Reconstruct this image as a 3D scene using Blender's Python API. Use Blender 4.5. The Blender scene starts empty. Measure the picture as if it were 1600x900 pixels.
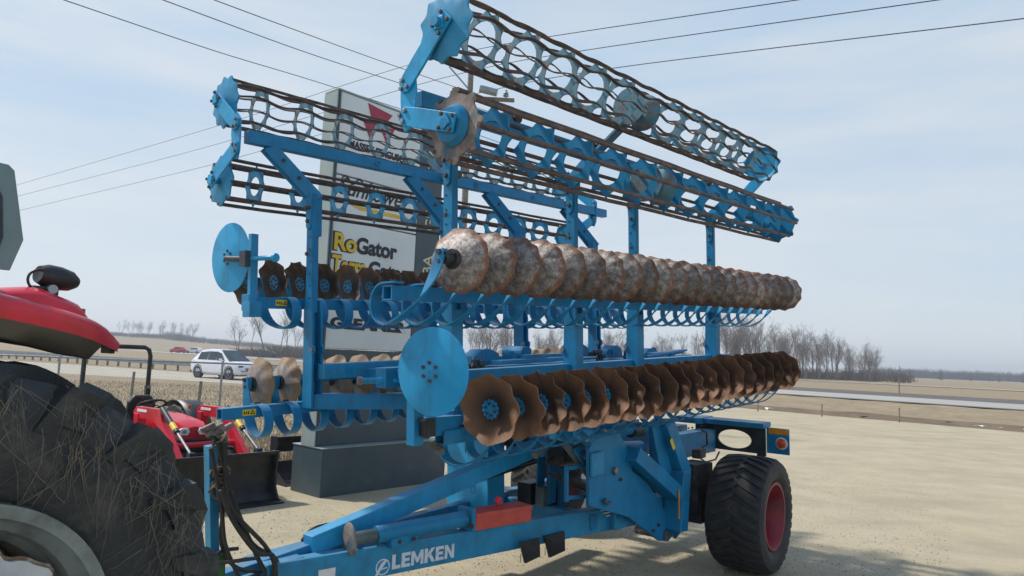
import bpy, bmesh, math, random
from mathutils import Vector, Matrix, noise
random.seed(7)
sc = bpy.context.scene
PI = math.pi
# ------------------------------------------------------------------ camera
F = 1100.0
CAM = Vector((0, 0, 2.0))
pitch = math.atan(112 * math.cos(math.atan(.04)) / F); roll = math.atan(.04)
fw = Vector((0, math.cos(pitch), math.sin(pitch)))
r0 = Vector((1, 0, 0)); u0 = r0.cross(fw)
rt = (r0 * math.cos(roll) + u0 * math.sin(roll)).normalized(); up = rt.cross(fw)
cam = bpy.data.cameras.new('camera'); co = bpy.data.objects.new('camera', cam)
sc.collection.objects.link(co); sc.camera = co
cam.sensor_width = 36; cam.lens = F * 36 / 1600; cam.clip_end = 4000; cam.clip_start = .05
M = Matrix((rt, up, -fw)).transposed().to_4x4(); M.translation = CAM; co.matrix_world = M
# ------------------------------------------------------------------ sky and sun
sun_h = Vector((-.955, .295, 0)).normalized(); SEL = math.radians(50)
w = bpy.data.worlds.new('World'); sc.world = w; w.use_nodes = True
nt = w.node_tree; nt.nodes.clear(); N = nt.nodes.new; L = nt.links.new
out = N('ShaderNodeOutputWorld'); b1 = N('ShaderNodeBackground'); b2 = N('ShaderNodeBackground'); mx = N('ShaderNodeMixShader')
sky = N('ShaderNodeTexSky'); sky.sky_type = 'NISHITA'; sky.sun_disc = False
sky.sun_elevation = SEL; sky.sun_rotation = math.atan2(sun_h.x, sun_h.y)
sky.air_density = 1.0; sky.dust_density = 1.5
L(sky.outputs[0], b1.inputs[0]); b1.inputs[1].default_value = .11
tc = N('ShaderNodeTexCoord'); mp = N('ShaderNodeMapping'); mp.inputs['Scale'].default_value = (1.2, 1.2, 6.5)
L(tc.outputs['Generated'], mp.inputs[0])
nz = N('ShaderNodeTexNoise'); nz.inputs['Scale'].default_value = 1.9; nz.inputs['Detail'].default_value = 7; nz.inputs['Roughness'].default_value = .55
L(mp.outputs[0], nz.inputs['Vector'])
cr = N('ShaderNodeValToRGB'); cr.color_ramp.elements[0].position = .36; cr.color_ramp.elements[1].position = .66
cr.color_ramp.elements[0].color = (.515, .665, .825, 1); cr.color_ramp.elements[1].color = (.70, .765, .83, 1)
L(nz.outputs[0], cr.inputs[0])
sz = N('ShaderNodeSeparateXYZ'); L(tc.outputs['Generated'], sz.inputs[0]); hz = N('ShaderNodeMapRange'); hz.inputs['From Min'].default_value = .0; hz.inputs['From Max'].default_value = .30; hz.inputs['To Min'].default_value = .75; hz.inputs['To Max'].default_value = 0
L(sz.outputs[2], hz.inputs[0]); hm = N('ShaderNodeMixRGB'); hm.inputs[2].default_value = (.79, .84, .865, 1); L(hz.outputs[0], hm.inputs[0]); L(cr.outputs[0], hm.inputs[1])
zn = N('ShaderNodeMapRange'); zn.inputs['From Min'].default_value = .42; zn.inputs['From Max'].default_value = 1.0; L(sz.outputs[2], zn.inputs[0])
zm = N('ShaderNodeMixRGB'); zm.inputs[2].default_value = (.22, .36, .62, 1); L(zn.outputs[0], zm.inputs[0]); L(hm.outputs[0], zm.inputs[1]); L(zm.outputs[0], b2.inputs[0]); b2.inputs[1].default_value = 1.05
mx.inputs[0].default_value = .88
L(b1.outputs[0], mx.inputs[1]); L(b2.outputs[0], mx.inputs[2]); L(mx.outputs[0], out.inputs[0])
sl = bpy.data.lights.new('sun', 'SUN'); sl.energy = 4.4; sl.angle = math.radians(3.5); sl.color = (1, .94, .84)
so = bpy.data.objects.new('sun', sl); sc.collection.objects.link(so)
sd = Vector((sun_h.x * math.cos(SEL), sun_h.y * math.cos(SEL), math.sin(SEL)))
so.rotation_euler = sd.to_track_quat('Z', 'Y').to_euler()
sc.view_settings.view_transform = 'Standard'; sc.view_settings.look = 'None'; sc.view_settings.exposure = 0.0
sc.view_settings.gamma = 1.0

# ------------------------------------------------------------------ materials
def mat(name, col, rough=.6, metal=0., col2=None, scale=8., detail=4., bump=0., bscale=40., lo=.4, hi=.65, spec=.5, dirt=None, dscale=3., dlo=.55, dhi=.7, rand=0., coord='Object', stretch=None):
    m = bpy.data.materials.new(name); m.use_nodes = True
    nt = m.node_tree; bs = nt.nodes['Principled BSDF']; N = nt.nodes.new; L = nt.links.new
    bs.inputs['Roughness'].default_value = rough; bs.inputs['Metallic'].default_value = metal
    bs.inputs['Specular IOR Level'].default_value = spec
    tc = N('ShaderNodeTexCoord'); vec = tc.outputs[coord]
    if stretch:
        mp = N('ShaderNodeMapping'); mp.inputs['Scale'].default_value = stretch; L(vec, mp.inputs[0]); vec = mp.outputs[0]
    rgb = None
    def nz(s, d=detail, r=.6):
        n = N('ShaderNodeTexNoise'); n.inputs['Scale'].default_value = s; n.inputs['Detail'].default_value = d; n.inputs['Roughness'].default_value = r
        L(vec, n.inputs['Vector']); return n.outputs[0]
    c2 = col2 or tuple(c * .85 for c in col)
    cr = N('ShaderNodeValToRGB'); cr.color_ramp.elements[0].position = lo; cr.color_ramp.elements[1].position = hi
    cr.color_ramp.elements[0].color = (*col, 1); cr.color_ramp.elements[1].color = (*c2, 1)
    L(nz(scale), cr.inputs[0]); rgb = cr.outputs[0]
    if dirt:
        c3 = N('ShaderNodeValToRGB'); c3.color_ramp.elements[0].position = dlo; c3.color_ramp.elements[1].position = dhi
        L(nz(dscale, 8, .7), c3.inputs[0]); mi = N('ShaderNodeMixRGB'); mi.inputs[2].default_value = (*dirt, 1)
        L(c3.outputs[0], mi.inputs[0]); L(rgb, mi.inputs[1]); rgb = mi.outputs[0]
    if rand:
        oi = N('ShaderNodeObjectInfo'); hs = N('ShaderNodeHueSaturation'); mr = N('ShaderNodeMapRange')
        mr.inputs['To Min'].default_value = 1 - rand; mr.inputs['To Max'].default_value = 1 + rand
        L(oi.outputs['Random'], mr.inputs[0]); L(mr.outputs[0], hs.inputs['Value']); L(rgb, hs.inputs['Color']); rgb = hs.outputs[0]
    L(rgb, bs.inputs['Base Color'])
    if bump:
        bu = N('ShaderNodeBump'); bu.inputs['Strength'].default_value = bump; bu.inputs['Distance'].default_value = .01
        L(nz(bscale, 5), bu.inputs['Height']); L(bu.outputs[0], bs.inputs['Normal'])
    return m

BLUE = (.010, .205, .425)
def blue_paint(name, c=BLUE, dust=.5, spk=24):
    m = mat(name, c, .42, 0, tuple(x * .78 for x in c), 5, 6, bump=.15, bscale=18, dirt=(.05, .13, .19), dscale=5, dlo=.60 - .08 * dust, dhi=1.0, spec=.3)
    nt = m.node_tree; N = nt.nodes.new; L = nt.links.new; bs = nt.nodes['Principled BSDF']
    src = bs.inputs['Base Color'].links[0].from_socket
    tc = N('ShaderNodeTexCoord')
    # rust and chips
    n = N('ShaderNodeTexNoise'); n.inputs['Scale'].default_value = spk; n.inputs['Detail'].default_value = 9; n.inputs['Roughness'].default_value = .78
    L(tc.outputs['Object'], n.inputs['Vector'])
    cr = N('ShaderNodeValToRGB'); cr.color_ramp.elements[0].position = .645; cr.color_ramp.elements[1].position = .68; L(n.outputs[0], cr.inputs[0])
    mi = N('ShaderNodeMixRGB'); mi.inputs[2].default_value = (.045, .025, .02, 1); L(cr.outputs[0], mi.inputs[0]); L(src, mi.inputs[1])
    mp = N('ShaderNodeMapping'); mp.inputs['Scale'].default_value = (14, 14, 1.6); L(tc.outputs['Object'], mp.inputs[0]); ng = N('ShaderNodeTexNoise'); ng.inputs['Scale'].default_value = 1.6; ng.inputs['Detail'].default_value = 6; L(mp.outputs[0], ng.inputs['Vector'])
    cg = N('ShaderNodeValToRGB'); cg.color_ramp.elements[0].position = .54; cg.color_ramp.elements[1].position = .80; cg.color_ramp.elements[1].color = (.38, .38, .38, 1); L(ng.outputs[0], cg.inputs[0])
    mg = N('ShaderNodeMixRGB'); mg.inputs[2].default_value = (.05, .055, .05, 1); L(cg.outputs[0], mg.inputs[0]); L(mi.outputs[0], mg.inputs[1]); mi = mg
    # dust lying on faces that look up (stays put: it is dirt, not light)
    ge = N('ShaderNodeNewGeometry'); sx = N('ShaderNodeSeparateXYZ'); L(ge.outputs['Normal'], sx.inputs[0])
    mr = N('ShaderNodeMapRange'); mr.inputs['From Min'].default_value = .6; mr.inputs['From Max'].default_value = 1; mr.inputs['To Max'].default_value = .45; L(sx.outputs[2], mr.inputs[0])
    n2 = N('ShaderNodeTexNoise'); n2.inputs['Scale'].default_value = 6; n2.inputs['Detail'].default_value = 6; L(tc.outputs['Object'], n2.inputs['Vector'])
    mu = N('ShaderNodeMath'); mu.operation = 'MULTIPLY'; L(mr.outputs[0], mu.inputs[0]); L(n2.outputs[0], mu.inputs[1])
    m2 = N('ShaderNodeMixRGB'); m2.inputs[2].default_value = (.33, .30, .25, 1); L(mu.outputs[0], m2.inputs[0]); L(mi.outputs[0], m2.inputs[1])
    L(m2.outputs[0], bs.inputs['Base Color'])
    return m
MB_BLUE = blue_paint('blue_paint')
MB_PALE = blue_paint('faded_blue_paint', (.022, .260, .490), .9)
MB_PLATE = blue_paint('blue_disc_paint', (.020, .330, .640), .1, 60)
MB_GREYB = mat('worn_grey_blue_steel', (.060, .20, .29), .6, .1, (.14, .21, .25), 7, 6, bump=.3, bscale=30, dirt=(.13, .085, .06), dscale=6, dlo=.52, dhi=.68)
M_RUSTBAR = mat('brown_worn_steel', (.060, .045, .042), .6, .3, (.16, .12, .10), 9, 6, bump=.4, bscale=60, dirt=(.13, .06, .035), dscale=14, dlo=.5, dhi=.65)
M_RUSTGEAR = mat('rusty_grey_steel', (.27, .23, .21), .65, .3, (.13, .10, .09), 12, 6, bump=.4, bscale=50, dirt=(.06, .13, .17), dscale=5, dlo=.5, dhi=.62)
M_STEEL = mat('bolt_steel', (.30, .30, .30), .45, .7, (.14, .12, .11), 30)
M_DARKBOLT = mat('rusty_bolt', (.07, .045, .04), .6, .4, (.12, .07, .05), 30)
M_BLACK = mat('black_rubber_hose', (.012, .013, .015), .5, 0, (.03, .03, .03), 10)
M_BLACKSTEEL = mat('black_steel', (.012, .014, .018), .45, .1, (.03, .032, .036), 6, dirt=(.08, .075, .065), dscale=5, dlo=.6, dhi=.9)
M_DARKMETAL = mat('dark_machinery', (.02, .03, .04), .5, .3, (.05, .06, .07), 8)
M_CHROME = mat('cylinder_rod', (.6, .6, .6), .2, 1., (.4, .4, .4), 5)
M_YELLOW = mat('yellow_sticker', (.75, .55, .03), .5, 0, (.62, .45, .03), 12)
M_ORANGE = mat('amber_reflector', (.65, .26, .01), .35, 0, (.55, .2, .01), 10)
M_LAMP = mat('orange_lamp_lens', (.55, .10, .03), .25, 0, (.40, .06, .02), 20)
M_WHITE = mat('white_print', (.75, .77, .78), .5, 0, (.6, .65, .7), 14)
M_WHITEWORN = mat('worn_white_print', (.62, .70, .78), .55, 0, (.3, .45, .6), 26, lo=.5, hi=.75)
M_RED = mat('red_paint', (.62, .020, .045), .3, 0, (.42, .012, .022), 3, spec=.5)
M_REDFADE = mat('faded_red_box', (.58, .085, .06), .55, 0, (.48, .06, .05), 8, dirt=(.35, .22, .18), dscale=7, dlo=.6, dhi=.8)
M_REDRIM = mat('red_wheel_rim', (.26, .012, .03), .45, 0, (.18, .01, .02), 6, dirt=(.16, .10, .09), dscale=5, dlo=.5, dhi=.85)
M_TYRE = mat('tyre_rubber', (.017, .019, .022), .72, 0, (.035, .035, .036), 6, 6, bump=.35, bscale=70, dirt=(.12, .095, .075), dscale=5, dlo=.56, dhi=.85)
M_BIGTYRE = mat('old_tractor_tyre', (.010, .014, .018), .55, 0, (.026, .033, .038), 4, 7, bump=.6, bscale=50, dirt=(.11, .108, .10), dscale=4.5, dlo=.52, dhi=.85)
M_STRAW = mat('dried_straw', (.17, .15, .12), .9, 0, (.12, .10, .08), 20)
M_RIMGREY = mat('grey_painted_rim', (.13, .17, .175), .45, .2, (.06, .09, .10), 4, dirt=(.10, .08, .06), dscale=6, dlo=.55, dhi=.8)
M_RIMPALE = mat('pale_silver_rim', (.22, .26, .26), .4, .3, (.10, .13, .135), 3, dirt=(.08, .08, .07), dscale=6, dlo=.5, dhi=.8)
M_RIMWHITE = mat('scuffed_white_disc', (.56, .60, .63), .5, 0, (.34, .38, .42), 3, dirt=(.14, .11, .09), dscale=9, dlo=.60, dhi=.72)
M_RUSTEDGE = mat('chipped_rim_edge', (.20, .13, .08), .8, 0, (.40, .36, .30), 25)
M_SIGNWHITE = mat('sign_panel_white', (.66, .71, .72), .35, 0, (.60, .66, .68), 1.2, dirt=(.42, .45, .44), dscale=2.5, dlo=.6, dhi=.95)
M_SIGNGREY = mat('sign_grey_metal', (.28, .34, .34), .45, 0, (.24, .30, .31), 1.5)
M_SIGNDARK = mat('sign_slate', (.055, .085, .105), .45, 0, (.045, .072, .09), 2)
M_BASE = mat('slate_cladding', (.044, .076, .095), .4, 0, (.06, .092, .11), 3, dirt=(.12, .13, .13), dscale=2, dlo=.58, dhi=.9)
M_CRIMSON = mat('crimson_print', (.36, .03, .07), .5)
M_BLACKP = mat('black_print', (.012, .016, .03), .5)
M_GOLD = mat('yellow_print', (.70, .48, .02), .5)
M_CREAM = mat('cream_print', (.62, .62, .40), .5)
M_GALV = mat('galvanised_steel', (.30, .34, .38), .4, .6, (.22, .25, .28), 5)
M_WOODPOST = mat('grey_wood_post', (.14, .12, .10), .9, 0, (.28, .26, .22), 30, stretch=(1, 1, .5))
M_GLASS = mat('dark_car_glass', (.03, .05, .06), .08, 0, (.05, .08, .09), 2)
M_CABGLASS = mat('green_tinted_glass', (.11, .18, .19), .12, 0, (.16, .24, .25), 2)
M_CARWHITE = mat('white_car_paint', (.72, .73, .80), .25, 0, (.69, .70, .78), 2)
M_CARRED = mat('red_car_paint', (.45, .03, .05), .3)
M_CARBLACK = mat('dark_car_paint', (.03, .04, .05), .3)
M_GREEN = mat('green_paint', (.01, .13, .04), .45)
M_ROPE = mat('old_rope', (.22, .18, .12), .95, 0, (.10, .08, .06), 60, bump=.6, bscale=200)
M_BARK = mat('bare_tree_bark', (.17, .15, .14), .95, 0, (.07, .06, .06), 3, coord='Object', rand=.15)
M_TWIG = mat('bare_twigs', (.22, .20, .19), .95, 0, (.15, .13, .13), 1, rand=.15)
M_BRUSH = mat('brush_wood', (.14, .12, .11), 1, 0, (.09, .08, .075), .5)
M_SPRUCE = mat('spruce_needles', (.035, .05, .045), .95, 0, (.02, .03, .026), 1)
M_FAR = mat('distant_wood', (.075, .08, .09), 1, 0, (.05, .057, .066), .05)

def disc_mat(name, mid, mid2, rim, hub, edge_lo=.125, edge_hi=.175, spl=.5, metal=.2, rough=.6, ns=14):
    m = bpy.data.materials.new(name); m.use_nodes = True; nt = m.node_tree; bs = nt.nodes['Principled BSDF']; N = nt.nodes.new; L = nt.links.new
    tc = N('ShaderNodeTexCoord'); oi = N('ShaderNodeObjectInfo')
    va = N('ShaderNodeVectorMath'); va.operation = 'ADD'; L(tc.outputs['Object'], va.inputs[0])
    cm = N('ShaderNodeCombineXYZ'); mm = N('ShaderNodeMath'); mm.operation = 'MULTIPLY'; mm.inputs[1].default_value = 30; L(oi.outputs['Random'], mm.inputs[0]); L(mm.outputs[0], cm.inputs[0])
    L(cm.outputs[0], va.inputs[1])
    mu = N('ShaderNodeVectorMath'); mu.operation = 'MULTIPLY'; mu.inputs[1].default_value = (0, 1, 1); L(tc.outputs['Object'], mu.inputs[0])
    ln = N('ShaderNodeVectorMath'); ln.operation = 'LENGTH'; L(mu.outputs[0], ln.inputs[0])
    n1 = N('ShaderNodeTexNoise'); n1.inputs['Scale'].default_value = ns; n1.inputs['Detail'].default_value = 9; n1.inputs['Roughness'].default_value = .7; L(va.outputs[0], n1.inputs['Vector'])
    n2 = N('ShaderNodeTexNoise'); n2.inputs['Scale'].default_value = 70; n2.inputs['Detail'].default_value = 6; n2.inputs['Roughness'].default_value = .8; L(va.outputs[0], n2.inputs['Vector'])
    a = N('ShaderNodeMath'); a.operation = 'MULTIPLY_ADD'; a.inputs[1].default_value = .09; L(n1.outputs[0], a.inputs[0]); L(ln.outputs['Value'], a.inputs[2])
    s = N('ShaderNodeMapRange'); s.inputs['From Min'].default_value = edge_lo + .045; s.inputs['From Max'].default_value = edge_hi + .045; L(a.outputs[0], s.inputs[0])
    c1 = N('ShaderNodeValToRGB'); c1.color_ramp.elements[0].position = .40; c1.color_ramp.elements[1].position = .60
    c1.color_ramp.elements[0].color = (*mid, 1); c1.color_ramp.elements[1].color = (*mid2, 1); L(n1.outputs[0], c1.inputs[0])
    c2 = N('ShaderNodeValToRGB'); c2.color_ramp.elements[0].position = .52; c2.color_ramp.elements[1].position = .66; L(n2.outputs[0], c2.inputs[0])
    x1 = N('ShaderNodeMixRGB'); x1.inputs[2].default_value = (.07, .05, .045, 1); ml = N('ShaderNodeMath'); ml.operation = 'MULTIPLY'; ml.inputs[1].default_value = spl; L(c2.outputs[0], ml.inputs[0]); L(ml.outputs[0], x1.inputs[0]); L(c1.outputs[0], x1.inputs[1])
    r2 = N('ShaderNodeMixRGB'); r2.inputs[1].default_value = (*rim, 1); r2.inputs[2].default_value = tuple(c * .45 for c in rim) + (1,); L(c2.outputs[0], r2.inputs[0])
    x2 = N('ShaderNodeMixRGB'); L(s.outputs[0], x2.inputs[0]); L(x1.outputs[0], x2.inputs[1]); L(r2.outputs[0], x2.inputs[2])
    hs = N('ShaderNodeHueSaturation'); mr = N('ShaderNodeMapRange'); mr.inputs['To Min'].default_value = .60; mr.inputs['To Max'].default_value = 1.30
    L(oi.outputs['Random'], mr.inputs[0]); L(mr.outputs[0], hs.inputs['Value']); L(x2.outputs[0], hs.inputs['Color']); L(hs.outputs[0], bs.inputs['Base Color'])
    bs.inputs['Roughness'].default_value = rough; im = N('ShaderNodeMath'); im.operation = 'MULTIPLY_ADD'; im.inputs[1].default_value = -metal; im.inputs[2].default_value = metal; L(s.outputs[0], im.inputs[0]); L(im.outputs[0], bs.inputs['Metallic'])
    bu = N('ShaderNodeBump'); bu.inputs['Strength'].default_value = .7; bu.inputs['Distance'].default_value = .009; L(n2.outputs[0], bu.inputs['Height']); L(bu.outputs[0], bs.inputs['Normal'])
    return m
M_DISC_LIGHT = disc_mat('pale_worn_disc', (.33, .31, .30), (.145, .125, .115), (.17, .075, .038), None, .160, .191, .9, .75, .42, 22)
M_DISC_TAN = disc_mat('tan_worn_disc', (.30, .27, .26), (.19, .16, .15), (.26, .17, .10), None, .135, .175, .3)
M_DISC_DARK = disc_mat('rust_brown_disc', (.070, .040, .029), (.028, .020, .019), (.24, .12, .062), None, .075, .225, 1., .2, .6)
M_DISC_GREY = disc_mat('grey_brown_disc', (.075, .060, .055), (.045, .037, .035), (.13, .065, .045), None, .13, .18, .6)

def ground_mat(name, a, b, c, s1, s2, bump=.5, bs_=30, specks=None, stretch=None):
    m = mat(name, a, .95, 0, b, s1, 8, bump=bump, bscale=bs_, lo=.38, hi=.64, dirt=c, dscale=s2, dlo=.5, dhi=.75, coord='Object', stretch=stretch, spec=.2)
    if specks:
        nt = m.node_tree; N = nt.nodes.new; L = nt.links.new; bs = nt.nodes['Principled BSDF']; src = bs.inputs['Base Color'].links[0].from_socket
        tc = N('ShaderNodeTexCoord'); vo = N('ShaderNodeTexNoise'); vo.inputs['Scale'].default_value = specks[1]; vo.inputs['Detail'].default_value = 3; vo.inputs['Roughness'].default_value = .8
        L(tc.outputs['Object'], vo.inputs['Vector']); cr = N('ShaderNodeValToRGB'); cr.color_ramp.elements[0].position = .56; cr.color_ramp.elements[1].position = .66; L(vo.outputs[0], cr.inputs[0])
        mi = N('ShaderNodeMixRGB'); mi.inputs[2].default_value = (*specks[0], 1); L(cr.outputs[0], mi.inputs[0]); L(src, mi.inputs[1]); L(mi.outputs[0], bs.inputs['Base Color'])
    return m
G_GRAVEL = ground_mat('gravel', (.430, .375, .265), (.36, .312, .222), (.46, .405, .298), 1.1, .35, .6, 45, specks=((.24, .205, .155), 55))
def tracks(m, col):
    nt = m.node_tree; N = nt.nodes.new; L = nt.links.new; bs = nt.nodes['Principled BSDF']; src = bs.inputs['Base Color'].links[0].from_socket
    tc = N('ShaderNodeTexCoord'); mp = N('ShaderNodeMapping'); mp.inputs['Rotation'].default_value = (0, 0, math.radians(-28)); mp.inputs['Scale'].default_value = (.22, .8, 1)
    L(tc.outputs['Object'], mp.inputs[0]); n = N('ShaderNodeTexNoise'); n.inputs['Scale'].default_value = 1.3; n.inputs['Detail'].default_value = 7; n.inputs['Roughness'].default_value = .65; L(mp.outputs[0], n.inputs['Vector'])
    cr = N('ShaderNodeValToRGB'); cr.color_ramp.elements[0].position = .50; cr.color_ramp.elements[1].position = .85; L(n.outputs[0], cr.inputs[0])
    mi = N('ShaderNodeMixRGB'); mi.inputs[2].default_value = (*col, 1); L(cr.outputs[0], mi.inputs[0]); L(src, mi.inputs[1]); L(mi.outputs[0], bs.inputs['Base Color'])
tracks(G_GRAVEL, (.31, .272, .21))
G_GRASS = ground_mat('dead_grass', (.30, .240, .158), (.225, .178, .118), (.345, .283, .195), 1.5, .25, .9, 8, specks=((.15, .115, .07), 9))
G_ROAD = ground_mat('pale_asphalt', (.36, .355, .335), (.32, .315, .295), (.40, .39, .36), .4, .2, .1, 20)
G_DARK = ground_mat('dark_asphalt', (.13, .115, .11), (.10, .09, .088), (.15, .13, .12), .4, .2, .1, 20)
G_PALE = ground_mat('pale_gravel_road', (.42, .39, .33), (.37, .34, .28), (.45, .42, .36), .8, .3, .3, 20)
G_DIRT = ground_mat('brown_dirt', (.17, .13, .09), (.12, .09, .065), (.22, .175, .12), 2, .5, .8, 8)
G_STUB = ground_mat('brown_field', (.27, .205, .15), (.22, .165, .12), (.31, .245, .18), .05, .02, .2, 2)

# ------------------------------------------------------------------ mesh helper
class MB:
    def __init__(s): s.v = []; s.f = []; s.mi = []; s.m = 0
    def add(s, vs, fs, flip=False):
        o = len(s.v); s.v += [tuple(v) for v in vs]
        for f in fs:
            f = [o + i for i in f]
            s.f.append(f[::-1] if flip else f); s.mi.append(s.m)
    def box(s, c, d, ax=None):
        c = Vector(c); X, Y, Z = ax if ax else (Vector((1, 0, 0)), Vector((0, 1, 0)), Vector((0, 0, 1)))
        vs = [c + X * (d[0] / 2 * i) + Y * (d[1] / 2 * j) + Z * (d[2] / 2 * k) for i in (-1, 1) for j in (-1, 1) for k in (-1, 1)]
        s.add(vs, [(0, 1, 3, 2), (4, 6, 7, 5), (0, 4, 5, 1), (2, 3, 7, 6), (0, 2, 6, 4), (1, 5, 7, 3)])
    def beam(s, a, b, wd, ht, upv=(0, 0, 1), ext=0.):
        a = Vector(a); b = Vector(b); X = (b - a).normalized(); Y = Vector(upv).cross(X).normalized(); Z = X.cross(Y)
        s.box((a + b) / 2, ((b - a).length + ext, wd, ht), (X, Y, Z))
    def hollow(s, a, b, wd, ht, t=.012, upv=(0, 0, 1)):
        a = Vector(a); b = Vector(b); X = (b - a).normalized(); Y = Vector(upv).cross(X).normalized(); Z = X.cross(Y)
        for sy, sz in ((1, 0), (-1, 0)): s.box((a + b) / 2 + Y * sy * (wd - t) / 2, ((b - a).length, t, ht), (X, Y, Z))
        for sz in (1, -1): s.box((a + b) / 2 + Z * sz * (ht - t) / 2, ((b - a).length, wd - 2 * t, t), (X, Y, Z))
    def tube(s, pts, r, n=8, cap=True):
        pts = [Vector(p) for p in pts]; rs = r if isinstance(r, (list, tuple)) else [r] * len(pts)
        prev = None; o = len(s.v); K = len(pts); fs = []; vs = []
        for i, p in enumerate(pts):
            t = (pts[min(i + 1, K - 1)] - pts[max(i - 1, 0)]).normalized()
            if prev is None:
                a = Vector((0, 0, 1)) if abs(t.z) < .9 else Vector((1, 0, 0)); x = t.cross(a).normalized()
            else:
                x = (prev - t * prev.dot(t)).normalized()
            prev = x; y = t.cross(x)
            vs += [p + x * (rs[i] * math.cos(2 * PI * k / n)) + y * (rs[i] * math.sin(2 * PI * k / n)) for k in range(n)]
        for i in range(K - 1):
            for k in range(n):
                k2 = (k + 1) % n; fs.append((i * n + k, i * n + k2, (i + 1) * n + k2, (i + 1) * n + k))
        if cap: fs.append(tuple(range(n))[::-1]); fs.append(tuple((K - 1) * n + k for k in range(n)))
        s.add(vs, fs)
    def cyl(s, a, b, r, n=16, r2=None): s.tube([a, b], [r, r if r2 is None else r2], n)
    def lathe(s, prof, o, ax, n=32, mod=None, close=True):
        # prof: (along axis, radius)
        o = Vector(o); A = Vector(ax).normalized(); h = Vector((0, 0, 1)) if abs(A.z) < .9 else Vector((1, 0, 0)); X = A.cross(h).normalized(); Y = A.cross(X)
        vs = []; K = len(prof)
        for (a, r) in prof:
            for k in range(n):
                t = 2 * PI * k / n; rr = r; aa = a
                if mod: aa, rr = mod(a, r, t)
                vs.append(o + A * aa + X * (rr * math.cos(t)) + Y * (rr * math.sin(t)))
        fs = []
        for i in range(K - 1):
            for k in range(n):
                k2 = (k + 1) % n; fs.append((i * n + k, i * n + k2, (i + 1) * n + k2, (i + 1) * n + k))
        if close:
            fs.append(tuple(range(n))[::-1]); fs.append(tuple((K - 1) * n + k for k in range(n)))
        s.add(vs, fs)
    def band(s, pts, wv, t):
        # flat strip swept along pts, wv = width vector per point
        pts = [Vector(p) for p in pts]; K = len(pts); vs = []
        for i, p in enumerate(pts):
            tg = (pts[min(i + 1, K - 1)] - pts[max(i - 1, 0)]).normalized(); w_ = Vector(wv[i]); nn = tg.cross(w_).normalized() * t / 2; h = w_ / 2
            vs += [p - h - nn, p + h - nn, p + h + nn, p - h + nn]
        fs = [(0, 3, 2, 1), tuple((K - 1) * 4 + k for k in range(4))]
        for i in range(K - 1):
            for k in range(4):
                k2 = (k + 1) % 4; fs.append((i * 4 + k, i * 4 + k2, (i + 1) * 4 + k2, (i + 1) * 4 + k))
        s.add(vs, fs)
    def plate(s, outl, o, X, Y, t, holes=()):
        # outl: 2D outline, holes: list of 2D outlines; extruded by t along X x Y
        o = Vector(o); X = Vector(X).normalized(); Y = Vector(Y).normalized(); Z = X.cross(Y).normalized()
        bm = bmesh.new(); es = []
        for loop in [outl] + list(holes):
            vv = [bm.verts.new((p[0], p[1], 0)) for p in loop]
            for i in range(len(vv)): es.append(bm.edges.new((vv[i], vv[(i + 1) % len(vv)])))
        if holes: bmesh.ops.triangle_fill(bm, use_beauty=True, use_dissolve=False, edges=es)
        else: bm.faces.new(list(bm.verts))
        bm.normal_update()
        for f in bm.faces:
            if f.normal.z < 0: f.normal_flip()
        bm.verts.index_update(); bm.verts.ensure_lookup_table(); n = len(bm.verts)
        vs = [o + X * v.co.x + Y * v.co.y + Z * (t / 2) for v in bm.verts] + [o + X * v.co.x + Y * v.co.y - Z * (t / 2) for v in bm.verts]
        fs = [[v.index for v in f.verts] for f in bm.faces]; fs += [[n + v.index for v in f.verts][::-1] for f in bm.faces]
        for e in bm.edges:
            if len(e.link_faces) == 1:
                l = [l for l in e.link_faces[0].loops if l.edge == e][0]; a = l.vert.index; b = l.link_loop_next.vert.index
                fs.append([b, a, n + a, n + b])
        s.add(vs, fs); bm.free()
    def bolt(s, p, d, r=.014, h=.012):
        p = Vector(p); d = Vector(d).normalized(); s.cyl(p, p + d * h, r, 6)
    def torus(s, c, ax, R, r, n=24, a0=0, a1=2 * PI, k=8):
        c = Vector(c); A = Vector(ax).normalized(); h = Vector((0, 0, 1)) if abs(A.z) < .9 else Vector((1, 0, 0)); X = A.cross(h).normalized(); Y = X.cross(A)
        s.tube([c + X * (R * math.cos(a0 + (a1 - a0) * i / n)) + Y * (R * math.sin(a0 + (a1 - a0) * i / n)) for i in range(n + 1)], r, k)
    def mesh(s, name, mats, smooth=False, fix=True):
        me = bpy.data.meshes.new(name); me.from_pydata(s.v, [], s.f)
        for m in (mats if isinstance(mats, (list, tuple)) else [mats]): me.materials.append(m)
        me.validate(clean_customdata=False) if False else None
        me.polygons.foreach_set('material_index', s.mi)
        if fix:
            bm = bmesh.new(); bm.from_mesh(me); bmesh.ops.recalc_face_normals(bm, faces=bm.faces); bm.to_mesh(me); bm.free()
        if smooth: me.shade_smooth() if smooth is True else me.shade_smooth(); me.set_sharp_from_angle(angle=math.radians(38)) if smooth else None
        me.update(); return me
def link(name, me, parent=None, loc=None, kind=None, label=None, bevel=0.):
    o = bpy.data.objects.new(name, me); sc.collection.objects.link(o)
    if parent: o.parent = parent
    if loc is not None: o.location = loc
    if kind: o['kind'] = kind
    if label: o['label'] = label
    if bevel:
        b = o.modifiers.new('bevel', 'BEVEL'); b.width = bevel; b.segments = 2; b.limit_method = 'ANGLE'; b.angle_limit = math.radians(50)
    return o
def tag(o, label, cat, group=None):
    o['label'] = label; o['category'] = cat
    if group: o['group'] = group
    return o
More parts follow.
